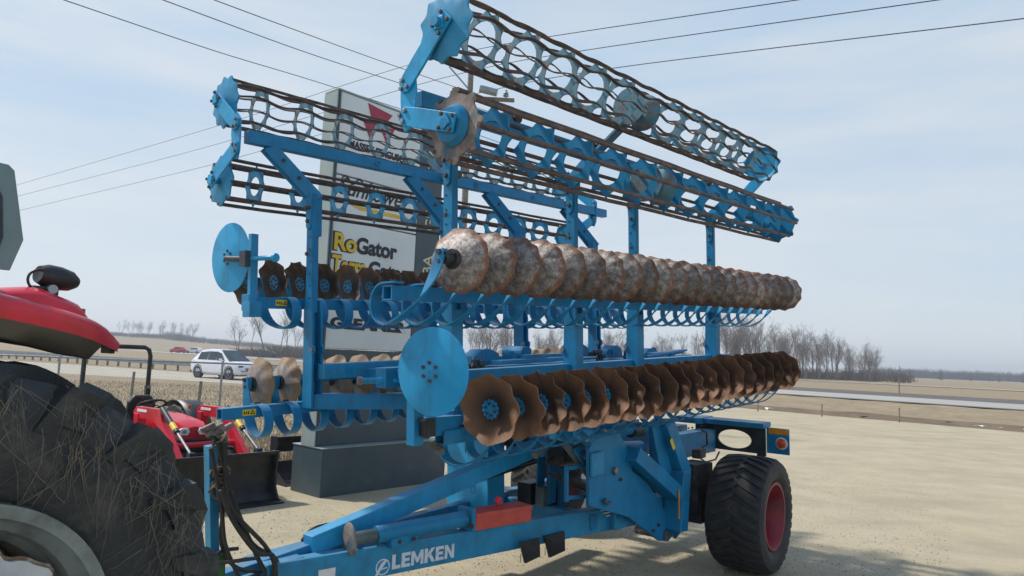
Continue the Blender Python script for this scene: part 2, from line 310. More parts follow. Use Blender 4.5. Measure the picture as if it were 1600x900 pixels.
def empty(name, loc=(0, 0, 0), rot=None):
    o = bpy.data.objects.new(name, None); sc.collection.objects.link(o); o.empty_display_size = .2
    if rot is not None: o.matrix_world = Matrix.Translation(loc) @ rot.to_4x4()
    else: o.location = loc
    return o
def text_mesh(txt, size, mats, ext=.002, bold=0., shear=0., space=1., align='LEFT'):
    cu = bpy.data.curves.new('lettering', 'FONT'); cu.body = txt; cu.size = size; cu.extrude = ext; cu.offset = bold; cu.shear = shear; cu.space_character = space; cu.align_x = align
    o = bpy.data.objects.new('tmp', cu); sc.collection.objects.link(o)
    dg = bpy.context.evaluated_depsgraph_get(); me = bpy.data.meshes.new_from_object(o.evaluated_get(dg)); bpy.data.objects.remove(o)
    me.materials.clear(); me.materials.append(mats); return me
def rays(x, y): return fw + rt * ((x - 800) / F) - up * ((y - 450) / F)
def G(x, y, h=0.):
    d = rays(x, y); return CAM + d * ((h - 2.0) / d.z)

# ------------------------------------------------------------------ machine frame
U = rays(1772, 513).normalized(); V = Vector((-U.y, U.x, 0)).normalized(); W = U.cross(V)
O = CAM + rays(718, 408) * 4.26
Uh = Vector((U.x, U.y, 0)).normalized()
BASE = Vector((2.4, 1.21, -2.70))
R3 = Matrix((U, V, W)).transposed()
root = empty('folded_disc_harrow', O + R3 @ BASE, R3)
tag(root, 'large blue folded disc harrow with rows of rusty discs and cage rollers stacked high', 'disc harrow')
NB = -BASE
def part(name, mb, mats, bevel=0., smooth=False, parent=None, label=None):
    me = mb.mesh(name, mats, smooth)
    return link(name, me, parent or root, NB if parent is None else None, bevel=bevel, label=label)
def Q(x, y, v):
    "machine coordinates of the point on plane v seen at x, y"
    d = rays(x, y); t = (v - (CAM - O).dot(V)) / d.dot(V); p = CAM + d * t - O
    return Vector((p.dot(U), v, p.dot(W)))
X3 = Vector((1, 0, 0)); Y3 = Vector((0, 1, 0)); Z3 = Vector((0, 0, 1))
VM = 2.42            # far wing is the near wing mirrored about v = 1.21
def mir(p, far): p = Vector(p); return Vector((p.x, VM - p.y, p.z)) if far else p

# --- discs
def disc_mesh(name, R, sgn, m, seed, lobes=9, notch=.05, wave=.010, dish=.045):
    rnd = random.Random(seed); ph = rnd.random() * 6; n = 72; prof = [0, .03, .06, .09, .115, .14, .16, .178, .19, 1.0]
    mb = MB(); vs = []; rr_ = [p if p < 1 else R for p in prof]
    rad = [x for x in rr_ if x < R - .004] + [R]
    jit = [1 + rnd.uniform(-.010, .010) for k in range(n)]
    def pos(r, t, k, side):
        q = r / R
        rr = r * (1 - (notch * abs(math.sin(lobes * (t + ph) / 2)) ** 1.5) * q ** 6) * (1 if q < .9 else jit[k])
        x = dish * (q * q - .55) + wave * math.sin(lobes * (t + ph)) * max(0, q - .45) / .55
        return (sgn * (x + side * .0032), rr * math.cos(t), rr * math.sin(t))
    K = len(rad)
    for side in (-1, 1):
        for r in rad:
            for k in range(n): vs.append(pos(max(r, .002), 2 * PI * k / n, k, side))
    fs = []
    for si in (0, 1):
        b = si * K * n
        for i in range(K - 1):
            for k in range(n):
                k2 = (k + 1) % n; f = (b + i * n + k, b + i * n + k2, b + (i + 1) * n + k2, b + (i + 1) * n + k); fs.append(f if si else f[::-1])
    for k in range(n):
        k2 = (k + 1) % n; a = (K - 1) * n; b = a + K * n; fs.append((a + k, a + k2, b + k2, b + k))
    mb.add(vs, fs); return mb.mesh(name, m, True)
def hub_mesh(kind):
    mb = MB()
    if kind == 'arm':   # bearing housing side (towards -u)
        mb.m = 1; mb.cyl((-.02, 0, 0), (-.055, 0, 0), .062, 20); mb.m = 2; mb.cyl((-.055, 0, 0), (-.105, 0, 0), .042, 18, .036)
        for k in range(5):
            a = k * 2 * PI / 5; mb.bolt((-.055, .047 * math.cos(a), .047 * math.sin(a)), (-1, 0, 0), .009, .012)
        mb.m = 0; mb.box((-.095, .03, .01), (.035, .05, .09))
        mb.m = 3; mb.bolt((-.115, .03, .03), (-1, 0, 0), .014, .014); mb.bolt((-.115, .03, -.02), (-1, 0, 0), .014, .014)
    else:               # bolt face
        mb.m = 0; mb.cyl((.0, 0, 0), (-.004 + .0, 0, 0), .058, 24)
        for k in range(12):
            a = k * 2 * PI / 12; mb.box((-.004, .056 * math.cos(a), .056 * math.sin(a)), (.008, .014, .014))
        mb.m = 2
        for k in range(6):
            a = k * PI / 3; mb.bolt((-.004, .036 * math.cos(a), .036 * math.sin(a)), (-1, 0, 0), .008, .009)
    return mb.mesh('hub', [MB_BLUE, M_DARKMETAL, M_BLACKSTEEL, M_DARKBOLT], False)
hub_arm = hub_mesh('arm'); hub_bolt = hub_mesh('bolt')
discs = {}
for k, (m, sg) in dict(NU=(M_DISC_LIGHT, 1), NL=(M_DISC_DARK, -1), FU=(M_DISC_GREY, -1), FL=(M_DISC_TAN, 1)).items():
    discs[k] = [disc_mesh('disc', dict(NU=.206, NL=.226, FU=.212, FL=.226)[k], sg, m, i + 10, lobes=(10 if k == 'NU' else 8) + i % 3, notch=(.045 if k == 'NU' else .06) + .012 * (i % 3), wave=(.004 + .0015 * i) * (.8 if k == 'NU' else 3.3 if k == 'NL' else 2.0), dish=.074 if k == 'NU' else .068) for i in range(4)]
def bez(p0, p1, p2, p3, n):
    return [p0 * ((1 - t) ** 3) + p1 * (3 * t * (1 - t) ** 2) + p2 * (3 * t * t * (1 - t)) + p3 * t ** 3 for t in [i / n for i in range(n + 1)]]
def spring_mesh(conv, far):
    pts = []; wv = []; W_ = .076
    us = (-.28 if conv else -.02) if not far else (-.13 if conv else .20); ue = -.115 if conv else .085
    cv, cw, r = .305, -.262, .125
    path = [(.20, cw + r), (.25, cw + r)] + [(cv + r * math.sin(a), cw + r * math.cos(a)) for a in [PI * i / 14 for i in range(17)]]
    p0 = Vector((path[-1][0], path[-1][1], 0)); pe = Vector((.025 if conv else .03, .045 if conv else .02, 0))
    tail = bez(p0, p0 + Vector((-.14, .035, 0)), pe + Vector((.03, -.17, 0)), pe, 12)[1:]
    path += [(t.x, t.y) for t in tail]; K = len(path)
    for i, (v, w_) in enumerate(path):
        q = max(0, (i - K + (13 if conv else 20)) / (12 if conv else 13)); q = min(1, q); s_ = q * q * (3 - 2 * q)
        q2 = max(0, min(1, (i - K + 13) / 12)); s2 = q2 * q2 * (3 - 2 * q2)
        u = us + (ue - us) * s_; s_ = s2; pts.append(mir((u, v, w_), False) if not far else Vector((u, -v, w_)))
        side = Vector((0, (1 if not far else -1) * .8, .5)).normalized()
        d = (X3 * (1 - s_) + side * s_).normalized(); wv.append(d * (W_ * (1 + .15 * s_)))
    mb = MB(); mb.band(pts, wv, .011)
    e = pts[-1]; mb.m = 1; mb.bolt(e + Vector((-.006, 0, -.0)), (-1, 0, 0), .017, .016)
    mb.m = 1; b0 = pts[1]; mb.bolt(b0 + Vector((.012, 0, .005)), (0, 0, 1), .012, .014); mb.bolt(b0 + Vector((-.015, 0, .005)), (0, 0, 1), .012, .014)
    return mb.mesh('spring_arm', [MB_BLUE, M_DARKBOLT], True)
springs = {(c, f): spring_mesh(c, f) for c in (True, False) for f in (True, False)}
def row(far, wr, u0_, n, conv, key):
    rnd = random.Random(hash(key) % 97 if False else {'NU': 1, 'NL': 2, 'FU': 3, 'FL': 4}[key])
    for i in range(n):
        u = u0_ + i * .2505
        tilt = math.radians({'NU': 5, 'NL': -7, 'FU': -7, 'FL': 4}[key])     # face turned up (+) or down (-)
        yaw = math.radians({'NU': 13, 'NL': 3, 'FU': 2, 'FL': 4}[key])
        v = VM if far else 0.
        off = Vector((0, 0, 0))
        if key == 'NL' and i > 12: off = Vector((0, -.03, .035))
        jt = .05 if key == 'NU' else .09; rot = Matrix.Rotation(tilt + rnd.uniform(-jt, jt), 3, 'Y') @ Matrix.Rotation(yaw + rnd.uniform(-jt, jt), 3, 'Z') @ Matrix.Rotation(rnd.random() * 6.28, 3, 'X')
        o = link('disc', discs[key][i % 4], root); o.matrix_local = Matrix.Translation(NB + Vector((u, v, wr)) + off) @ rot.to_4x4()
        h = link('hub', hub_arm if conv else hub_bolt, o)
        if conv: h.matrix_local = rot.to_4x4().inverted() @ (Matrix.Rotation(tilt, 4, 'Y') @ (Matrix.Scale(-1, 4, (0, 1, 0)) if far else Matrix.Identity(4)))
        else: h.location = (-.012, 0, 0)
        link('spring_arm', springs[(conv, far)], root, NB + Vector((u, v, wr)) + off)
row(False, .004, -.02, 22, True, 'NU')
row(False, -.913, .29, 20, False, 'NL')
row(True, -.02, -.07, 22, False, 'FU')
row(True, -.87, .03, 21, True, 'FL')
# --- square tool beams
def tool_beam(far, wr, a, b, lab=None):
    mb = MB(); p = mir((a, .275, wr - .185), far); q = mir((b, .275, wr - .185), far)
    mb.hollow(p, q, .088, .088, .009); mb.beam(p + Vector((.06, 0, 0)), q, .068, .068)
    o = part('tool_beam', mb, MB_BLUE); return o
tool_beam(False, -.010, -.33, 5.2); tool_beam(False, -.913, .10, 5.2)
bu = tool_beam(True, -.02, -.20, 5.1); bl = tool_beam(True, -.87, -.42, 5.1)
# yellow warning stickers on the far beams
def sticker(par, u, far_v, wz, L_=.11, H_=.05):
    mb = MB(); y = far_v
    mb.plate([(0, 0), (L_, 0), (L_, H_), (0, H_)], (u, y, wz), X3, Z3, .002)
    mb.m = 1
    mb.plate([(.062, .01), (.10, .01), (.081, .042)], (u, y - .003, wz), X3, Z3, .002, [[(.070, .015), (.092, .015), (.081, .033)]])
    for i in range(3): mb.plate([(.008 + i * .017, .012 + .006 * (i % 2)), (.018 + i * .017, .012), (.016 + i * .017, .036), (.009 + i * .017, .03)], (u, y - .003, wz), X3, Z3, .002)
    part('warning_sticker', mb, [M_YELLOW, M_BLACKP], label='yellow warning sticker with black pictograms')
vb = VM - .275 - .044
sticker(bu, .0, vb - .003, -.02 - .185 - .022, .10, .048); sticker(bl, -.26, vb - .003, -.87 - .185 - .024, .11, .048)
mb = MB(); mb.box((-.19, VM - .275, -.205), (.09, .12, .13)); part('end_bracket', mb, MB_BLUE, .006)
# --- posts carrying the rollers
def post(u, far, wtop, wmid=-.28, wbot=-1.05):
    mb = MB(); v = .42
    def P_(x, y, z): return mir((x, y, z), far)
    lean = 0
    mb.box(P_(u, v, (wtop + wmid) / 2), (.030, .085, wtop - wmid)); mb.box(P_(u + .034, v, (wtop + wmid) / 2), (.038, .060, wtop - wmid))
    # wide lower part with flared sides
    for du, t_ in ((-.0, .02), (.085, .02)):
        pl = [(-.055, wbot), (.075, wbot), (.075, -.62), (.095, -.60), (.095, -.56), (.07, -.54), (.065, wmid - .02), (.045, wmid + .10), (-.045, wmid + .10), (-.055, wmid)]
        mb.plate(pl, P_(u + du - .012, v, 0), (0, -1 if far else 1, 0), Z3, t_)
    mb.box(P_(u + .03, v - .03, (wmid + wbot) / 2), (.07, .05, wmid - wbot))
    # bolted splice plate at the top
    mb.plate([(-.045, wtop + .0), (.045, wtop), (.030, wtop - .28), (-.0, wtop - .30), (-.03, wtop - .28)], P_(u - .024, v, 0), (0, -1 if far else 1, 0), Z3, .014)
    mb.m = 1
    for (dv, dw) in ((-.024, -.12), (.022, -.12), (0, -.23), (.0, -.50)):
        mb.bolt(P_(u - .030, v + dv, wtop + dw), (-1, 0, 0), .017, .018)
    mb.m = 2
    for k in range(7): mb.bolt(P_(u - .0165, v + .015, wtop - .36 - k * .10), (-1, 0, 0), .008, .003)
    mb.m = 3; mb.bolt(P_(u - .024, v + .075, -.58), (-1, 0, 0), .022, .012)
    part('roller_post', mb, [MB_BLUE, M_DARKBOLT, M_BLACK, M_STEEL], .004)
NP = [(.31, .86), (1.70, .84), (2.66, .84), (4.26, .84)]
for u, t_ in NP: post(u, False, t_)
for u, t_ in [(.25, .70), (1.75, .66), (2.86, .66), (4.26, .66)]: post(u, True, t_)
# --- roller frame beams, braces and hinge arms
def roller_frame(far):
    mb = MB(); v = .21; wz = 1.12 if far else 1.00; a, b = (-.22, 4.85) if far else (-.16, 4.6)
    mb.beam(mir((a, v, wz), far), mir((b, v, wz), far), .085, .10)
    mb.m = 1
    for u in (1.05, 2.35, 3.3, 3.95):
        mb.torus(mir((u, v, wz), far) + Vector((0, -.045, 0)), (0, 1, 0), .025, .006, 10)
    part('roller_frame_beam', mb, [MB_BLUE, MB_BLUE], .004)
    for (pu, pt) in ([(.31, .86), (1.70, .84), (2.66, .84), (4.26, .84)] if not far else [(.25, .70), (1.75, .66), (2.86, .66), (4.26, .66)]):
        mb = MB(); d = .27 if far else .04
        A_ = mir((pu - d, v, wz - .06), far); B_ = mir((pu + .02, .42, pt - .03), far) if far else mir((pu + .02, .42, pt - .02), far)
        for s_ in (-.03, .03):
            mb.beam(A_ + Vector((0, s_, 0)), B_ + Vector((0, s_, 0)), .014, .105, (0, 1, 0) if False else (0, 0, 1), .05)
        mb.beam(B_ + Vector((.01, 0, .03)), B_ + Vector((.01, 0, -.32 if far else -.1)), .075, .095, (1, 0, 0))
        mb.m = 1
        for q in (.25, .6):
            c = A_ + (B_ - A_) * q; mb.bolt(c + Vector((0, -.04, 0)), (0, -1, 0), .016, .014)
        part('roller_brace', mb, [MB_BLUE, M_DARKBOLT], .003)
roller_frame(False); roller_frame(True)
# --- rollers
def circ(cx, cy, r, n=18): return [(cx + r * math.cos(2 * PI * i / n), cy + r * math.sin(2 * PI * i / n)) for i in range(n)]
def scallop(R, n, d, m=6, ph=0):
    pts = []
    for i in range(n * m):
        t = 2 * PI * i / (n * m); pts.append(((R - d * abs(math.sin(n * t / 2)) ** .8 * 1.) * math.cos(t + ph), (R - d * abs(math.sin(n * t / 2)) ** .8) * math.sin(t + ph)))
    return pts
def ring_plate(R, nt_, nh, rh, Rh, cen, t=.008, ph=0., d=.022):
    mb = MB(); hs = [circ(Rh * math.cos(2 * PI * (k + .5) / nh + ph), Rh * math.sin(2 * PI * (k + .5) / nh + ph), rh) for k in range(nh)]
    if cen: hs.append(circ(0, 0, cen))
    mb.plate(scallop(R, nt_, d, 6), (0, 0, 0), Y3, Z3, t, hs); return mb
ringA = ring_plate(.196, 11, 0, .065, .098, .122, d=.034).mesh('ring_plate', MB_GREYB)
ringB = ring_plate(.196, 8, 0, .050, .095, .098, ph=0, d=.042, t=.012).mesh('ring_plate', MB_BLUE)
ringC = ring_plate(.178, 8, 0, .052, .088, .082, ph=0, d=.036).mesh('ring_plate', MB_BLUE)
def roller(c, L_, kind, far, R=.205, nb=11, pitch_=.395, bm_=None, endm=None, solid=(2,)):
    # c: (u, v, w) of the front end, runs along +u
    mb = MB(); sp = scallop(R + .012, nb, .028, 8)
    if kind == 'tube' and not far:
        lob = []
        for i in range(nb * 14):
            t = 2 * PI * i / (nb * 14); c_ = math.cos(nb * t); lob.append(((R - .018 + .040 * max(0, c_) ** 1.2) * math.cos(t), (R - .018 + .040 * max(0, c_) ** 1.2) * math.sin(t)))
        mb.m = 1; mb.plate(lob, (0, 0, 0), Y3, Z3, .012); me_ = MB(); me_.m = 0; me_.plate(lob, (L_, 0, 0), Y3, Z3, .012)
        mb.m = 0; mb.lathe([(-.012, .125), (-.03, .115), (-.05, .10), (-.05, .01)], (0, 0, 0), (1, 0, 0), 32)
    else:
        mb.m = 0; mb.lathe([(.008, R + .024), (-.004, R + .024), (-.008, R * .92), (-.018, R * .5), (-.022, .01)], (0, 0, 0), (1, 0, 0), nb * 12, mod=lambda a, r, t: (a, r * (1 - (.13 * abs(math.sin(nb * t / 2)) ** 1.3 if r > R * .95 else 0))))
        me_ = MB(); me_.lathe([(0, .01), (.03, R * .5), (0, R * .9), (.012, R + .01)], (L_, 0, 0), (1, 0, 0), nb * 12, mod=lambda a, r, t: (a, r * (1 - (.13 * abs(math.sin(nb * t / 2)) ** 1.3 if r > R * .95 else 0))))
    mb.cyl((-.09, 0, 0), (.0, 0, 0), .03, 16); me_.cyl((L_, 0, 0), (L_ + .08, 0, 0), .03, 16)
    # bearing cups half way along
    um = L_ * .455
    ro = link('roller', mb.mesh('roller', endm, True), root, NB + Vector(c)); link('end_plate', me_.mesh('end_plate', endm, True), ro)
    if not far:
        for a_, b_ in ((-.12, -.04), (.12, .04)):
            mb = MB(); mb.lathe([(a_, R * .74), ((a_ + b_) / 2, R * .55), (b_, .08), (b_, .02)], (0, 0, 0), (1, 0, 0), 36); link('bearing_cup', mb.mesh('bearing_cup', MB_GREYB, True), ro, (um, 0, 0))
    k = 0; x = .30
    while x < L_ - .15:
        if abs(x - um) > .16 or far:
            o = link('ring_plate', ringA if kind == 'wave' else (ringC if far else ringB), ro, (x, 0, 0)); o.rotation_euler = (.15 if kind == 'wave' else .15, 0, 0); k += 1
        x += pitch_
    for j in range(nb):
        mb = MB(); a0 = 2 * PI * j / nb + .15; ra, rb = 0, 0
        if kind == 'wave':
            n = int(L_ / .033); pts = []; wv = []
            for i in range(n + 1):
                x_ = L_ * i / n; s_ = math.sin(2 * PI * (x_ - .30) / pitch_ + (0 if True else PI)) ; a = a0 + .085 * s_; rr = R - .006
                e = Vector((0, math.cos(a), math.sin(a))); pts.append(Vector((x_, 0, 0)) + e * rr); wv.append(e * .026)
            mb.band(pts, wv, .008)
        else:
            e = Vector((0, math.cos(a0), math.sin(a0))); n = 12
            mb.tube([Vector((L_ * i / n - (.01 if i == 0 else 0), 0, 0)) + e * (R - .0 + .003 * math.sin(i * 2.1 + j)) for i in range(n + 1)], .0155, 8)
        link('roller_bar', mb.mesh('roller_bar', bm_, True), ro)
    return ro
VR = -.14
roller((-.23, VR + .03, 1.352), 4.62, 'wave', False, .20, 11, .385, M_RUSTBAR, [MB_PALE, M_RUSTGEAR])
roller((-.20, VR - .02, .755), 4.90, 'tube', False, .205, 8, .43, M_RUSTBAR, [MB_BLUE, M_RUSTGEAR])
roller((-.24, VM - VR - .03, 1.465), 4.60, 'wave', True, .198, 11, .43, M_RUSTBAR, [MB_PALE, M_RUSTGEAR])
roller((-.24, VM - VR + .02, .810), 4.72, 'tube', True, .190, 8, .43, M_RUSTBAR, [MB_PALE, M_RUSTGEAR])
# --- bearing arms at the roller ends (seen at both ends)
def arms(far, uoff, cu, cl, hv, vh):
    uoff += .02 if uoff < 0 else 0
    # cu, cl: (v,w) of upper and lower roller axes; hv: hinge (v,w)
    mats = [MB_PLATE, M_DARKBOLT, M_STEEL]
    def fl(v): return VM - v if far else v
    def arm(c, h1, name):
        mb = MB(); c = Vector((uoff - .085, fl(c[0]), c[1])); h = Vector((uoff - .085, fl(h1[0]), h1[1]))
        d = (c - h).normalized(); s_ = X3.cross(d).normalized(); L_ = (c - h).length
        k1 = h + d * (L_ * .38) + s_ * (.0)
        out_ = [(-.02, -.055), (L_ * .35, -.06), (L_ + .07, -.055), (L_ + .07, .055), (L_ * .35, .06), (-.02, .055), (-.055, .02), (-.055, -.02)]
        mb.plate(out_, h, d, s_, .016)
        mb.plate([(L_ - .05, 0), (L_, -.05), (L_ + .05, 0), (L_, .05)], h - X3 * .014, (d), s_, .02)
        for (a, b) in ((L_ - .045, -.04), (L_ - .045, .04), (L_ + .05, -.04), (L_ + .05, .04)):
            mb.m = 1; mb.bolt(h + d * a + s_ * b - X3 * .01, (-1, 0, 0), .013, .014)
        for (a, b) in ((0, -.03), (0, .035), (-.04, 0)):
            mb.m = 2; mb.bolt(h + d * a + s_ * b - X3 * .01, (-1, 0, 0), .015, .014)
        part(name, mb, mats, .003)
    arm(cu, (hv[0], hv[1] + .10), 'roller_arm'); arm(cl, (hv[0], hv[1] - .10), 'roller_arm')
    mb = MB(); h = Vector((uoff - .069, fl(hv[0]), hv[1]))
    s = -1 if far else 1
    mb.plate([(-.055, -.17), (.02, -.19), (.05, -.12), (.06, 0), (.06, .13), (-.0, .19), (-.07, .17), (-.085, .03)], h, (0, s, 0), Z3, .014)
    part('hinge_plate', mb, mats, .003)
arms(False, -.20, (VR + .03, 1.352), (VR - .02, .765), (.20, .97), .40)
arms(True, -.25, (VR + .03, 1.465), (VR - .02, .810), (.21, 1.11), .42)
arms(False, 4.72, (VR + .03, 1.352), (VR - .02, .765), (.20, .97), .40)
arms(True, 4.66, (VR + .03, 1.465), (VR - .02, .810), (.21, 1.11), .42)
for uu, far in ((2.0, False), (3.2, False), (4.1, False), (2.0, True), (.95, False)):
    mb = MB(); a = mir((uu - .1, .36, 1.03), far); 
    if uu == 2.0: c = mir((uu - .1, VR + .03, 1.352 if not far else 1.465), far); mb.beam(a, c, .10, .025, (0, .6, 1)); 
    mb.box(a + Vector((0, 0, .09)), (.16, .05, .10)); mb.m = 1; mb.cyl(a + Vector((.06, -.05, .12)), a + Vector((.06, .05, .12)), .04, 12)
    part('bearing_bracket', mb, [MB_GREYB, M_DARKBOLT], .004)
# --- border discs (flat blue discs on sprung arms)
def border(c, far, R=.257, tilt=0.):
    mb = MB(); mb.lathe([(-.020, .004), (-.018, .08), (-.008, .17), (.004, R), (.010, R), (-.002, .17), (-.012, .08), (-.014, .004)], (0, 0, 0), (1, 0, 0), 64, close=False)
    rt_ = Matrix.Rotation(math.radians(tilt), 4, 'Z')
    me = mb.mesh('border_disc', MB_PLATE, True); o = link('border_disc', me, root); o.matrix_local = Matrix.Translation(NB + Vector(c)) @ rt_
    mb = MB(); mb.bolt((0, 0, 0), (-1, 0, 0), .0115, .009); bm_ = mb.mesh('bolt', M_DARKBOLT)
    for k in range(6): a = k * PI / 3 + .5; link('bolt', bm_, o, (-.018, .052 * math.cos(a), .052 * math.sin(a)))
    return o
border((-.22, .0, -.655), False, .257, 9)
border((-.23, VM - .0, .165), True, .282, 3)
# far arm: upright square bar, clamp, pipe
mb = MB(); uu, vv = -.20, VM - .32
mb.beam((uu, vv, -.30), (uu, vv, .33), .060, .045, (0, 1, 0)); mb.box((uu, vv, -.26), (.10, .11, .12))
mb.m = 1
for k in range(6): mb.bolt((uu - .0225, vv, .31 - k * .045), (-1, 0, 0), .009, .003)
mb.m = 0
part('border_disc_bar', mb, [MB_PALE, M_BLACK], .003)
mb = MB(); mb.cyl((uu - .04, vv + .06, .135), (uu + .06, vv - .22, .135), .019, 14); mb.cyl((uu + .058, vv - .21, .135), (uu + .064, vv - .235, .135), .034, 16)
mb.m = 1; mb.box((uu - .03, vv + .03, .135), (.09, .09, .12)); mb.cyl((uu - .05, vv + .06, .135), (-.26, VM, .155), .022, 10)
part('pivot_pipe', mb, [MB_PLATE, M_DARKMETAL], 0, True)
# near arm behind the lower border disc, connector socket and pins
mb = MB(); mb.beam((-.10, .28, -.55), (-.10, .28, -1.12), .075, .075, (0, 1, 0)); mb.beam((-.10, .26, -.66), (-.20, .02, -.66), .045, .045); mb.beam((-.02, .30, -1.02), (.28, .29, -1.03), .085, .12)
mb.box(Q(668, 650, .30), (.03, .13, .24)); part('border_disc_bar', mb, MB_BLUE, .004)
p = Q(668, 668, .20); mb = MB(); mb.box(p, (.075, .075, .11)); mb.box(p + Vector((-.04, 0, .045)), (.02, .08, .03)); part('trailer_socket', mb, M_BLACKSTEEL, .012)
p = Q(683, 698, .30); mb = MB(); mb.plate([(-.05, .03), (-.01, .04), (.05, -.02), (.05, -.05), (.0, -.05), (-.05, .0)], p, (.6, -.8, 0), Z3, .02); mb.m = 1; mb.bolt(p + Vector((-.01, -.02, 0)), (-.6, -.8, 0), .018, .02)
part('latch_plate', mb, [M_RIMGREY, M_DARKBOLT], .003)

# --- wing frames: longitudinal beams joining the posts, cross members, hinges
mb = MB()
for v, a, b in ((.47, .40, 4.75), (VM - .47, .30, 4.7)):
    mb.beam((a, v, -.765), (b, v, -.765), .10, .14)
part('wing_frame', mb, MB_BLUE, .006)
mb = MB()
mb.beam((.55, 1.00, -.80), (4.8, 1.00, -.80), .13, .16); mb.beam((.55, 1.45, -.80), (4.6, 1.45, -.80), .13, .16)
for u in (.7, 1.75, 2.75, 3.6, 4.3): mb.beam((u, .42, -.79), (u, VM - .42, -.79), .10, .10)
part('centre_frame', mb, MB_BLUE, .006)
mb = MB()
for (x, y, s_) in ((752, 556, 1), (1010, 552, 1), (900, 547, .9), (955, 548, .8)):
    mb = MB(); c = Q(x, y, 1.0); mb.plate([(-.16 * s_, -.06), (.16 * s_, -.06), (.14 * s_, .02), (.05 * s_, .055), (-.06 * s_, .055), (-.15 * s_, .0)], c, X3, Z3, .14 * s_); part('fold_hinge', mb, MB_BLUE, .005)
mb = MB(); c = Q(806, 551, 1.1); mb.cyl(c - Vector((0, .12, 0)), c + Vector((0, .12, 0)), .06, 18); part('hinge_pin', mb, MB_BLUE, .005)
for (x, y) in ((760, 552), (800, 556), (953, 551), (1021, 548), (824, 549)):
    mb = MB(); mb.torus(Q(x, y, .95), (.5, 1, 0), .034, .008, 14, k=6); part('lifting_eye', mb, MB_BLUE, 0, True)
mb = MB(); a = Q(775, 566, .8); b = Q(880, 560, .8); mb.beam(a, b, .12, .03); mb.box(Q(836, 558, .8), (.28, .06, .05)); part('cover_strip', mb, [MB_PALE], .004)
mb = MB(); mb.cyl(Q(1010, 558, .75), Q(1066, 549, .75), .022, 12); mb.beam(Q(1015, 553, .8), Q(1068, 547, .8), .10, .02); mb.box(Q(1048, 554, .75), (.09, .06, .05)); part('hydraulic_pipe', mb, [MB_BLUE], .003)
mb = MB(); rnd = random.Random(5)
for (x, y) in ((938, 556), (988, 556), (748, 568)):
    c = Q(x, y, .72)
    for k in range(7):
        d = Vector((rnd.uniform(-.07, .07), rnd.uniform(-.07, .07), rnd.uniform(-.06, .05))); mb.box(c + d, (rnd.uniform(.03, .07), rnd.uniform(.03, .06), rnd.uniform(.03, .06)))
    mb.tube([c + Vector((-.05, 0, .05)), c + Vector((-.1, -.03, -.02)), c + Vector((-.05, -.05, -.12)), c + Vector((.06, -.05, -.10))], .012, 6)
part('hose_coupling', mb, M_DARKMETAL, .006)['kind'] = 'stuff'
# far wing front beam and pale cylinder
mb = MB(); mb.beam((.28, VM - .55, -.755), (1.15, VM - .62, -.745), .10, .12); mb.m = 1
for q in (.25, .6): c = Vector((.28 + q * .85, VM - .60 - .05, -.75)); mb.box(c, (.05, .012, .06))
part('front_cross_beam', mb, [MB_PALE, MB_BLUE], .005)
mb = MB(); a = Q(566, 595, 1.5); b = Q(640, 594, 1.35); mb.cyl(a, b, .024, 14); mb.m = 1; mb.cyl(a - (b - a) * .10, a, .032, 12); part('hydraulic_ram', mb, [MB_PLATE, M_STEEL], 0, True)
# --- central pedestal, chassis beam, machinery
mb = MB(); pc = Q(730, 740, 1.62)
mb.box((pc.x + .14, 1.62, -1.55), (.24, .46, 1.25)); mb.plate([(-.27, -.60), (.26, -.60), (.26, .30), (.20, .42), (-.27, .42)], (pc.x, 1.62, -1.55), Y3, Z3, .02)
mb.plate([(.0, 0), (.09, .01), (.0, -.20)], (pc.x - .02, 1.62, -1.36), Y3, Z3, .012)
mb.m = 1; mb.bolt((pc.x - .01, 1.47, -1.36), (-1, 0, 0), .03, .01)
part('pedestal', mb, [MB_PLATE, M_BLACKSTEEL], .006)
mb = MB(); mb.box((1.5, 1.21, -1.12), (.9, .5, .25)); mb.beam((.2, .35, -1.0), (1.1, 1.0, -1.02), .14, .12); mb.beam((.3, 2.0, -1.0), (1.1, 1.4, -1.02), .14, .12); mb.beam((2.6, .5, -1.10), (2.6, 1.95, -1.10), .2, .2)
part('fold_yoke', mb, MB_BLUE, .006)
mb = MB(); mb.beam((3.1, 1.21, -1.66), (4.9, 1.21, -1.70), .30, .26); part('chassis_beam', mb, MB_BLUE, .01)
mb = MB(); mb.cyl(Q(895, 706, .85), Q(1000, 700, .85), .075, 20); mb.m = 1; mb.cyl(Q(868, 712, .95), Q(930, 706, .95), .10, 20); mb.m = 2; mb.cyl(Q(880, 690, .6), Q(918, 740, .6), .03, 12)
mb.cyl(Q(835, 712, .8), Q(880, 668, .8), .035, 12)
part('fold_cylinder', mb, [MB_BLUE, M_BLACKSTEEL, M_RIMGREY], 0, True)
mb = MB(); rnd = random.Random(9)
for k in range(16):
    x = rnd.uniform(850, 930); y = rnd.uniform(668, 760); v = rnd.uniform(.7, 1.15); c = Q(x, y, v)
    e = Q(x + rnd.uniform(20, 70), y + rnd.uniform(-30, 40), v); m_ = (c + e) / 2 + Vector((0, 0, rnd.uniform(-.12, .1)))
    mb.tube(bez(c, m_, m_, e, 10), rnd.uniform(.008, .014), 6)
part('hydraulic_hoses', mb, M_BLACK, 0, True)['kind'] = 'stuff'
mb = MB(); mb.box((2.5, 1.62, -1.42), (1.3, .4, .18)); mb.box((2.4, 1.5, -1.62), (.4, .2, .16)); part('valve_block', mb, M_DARKMETAL, .01)
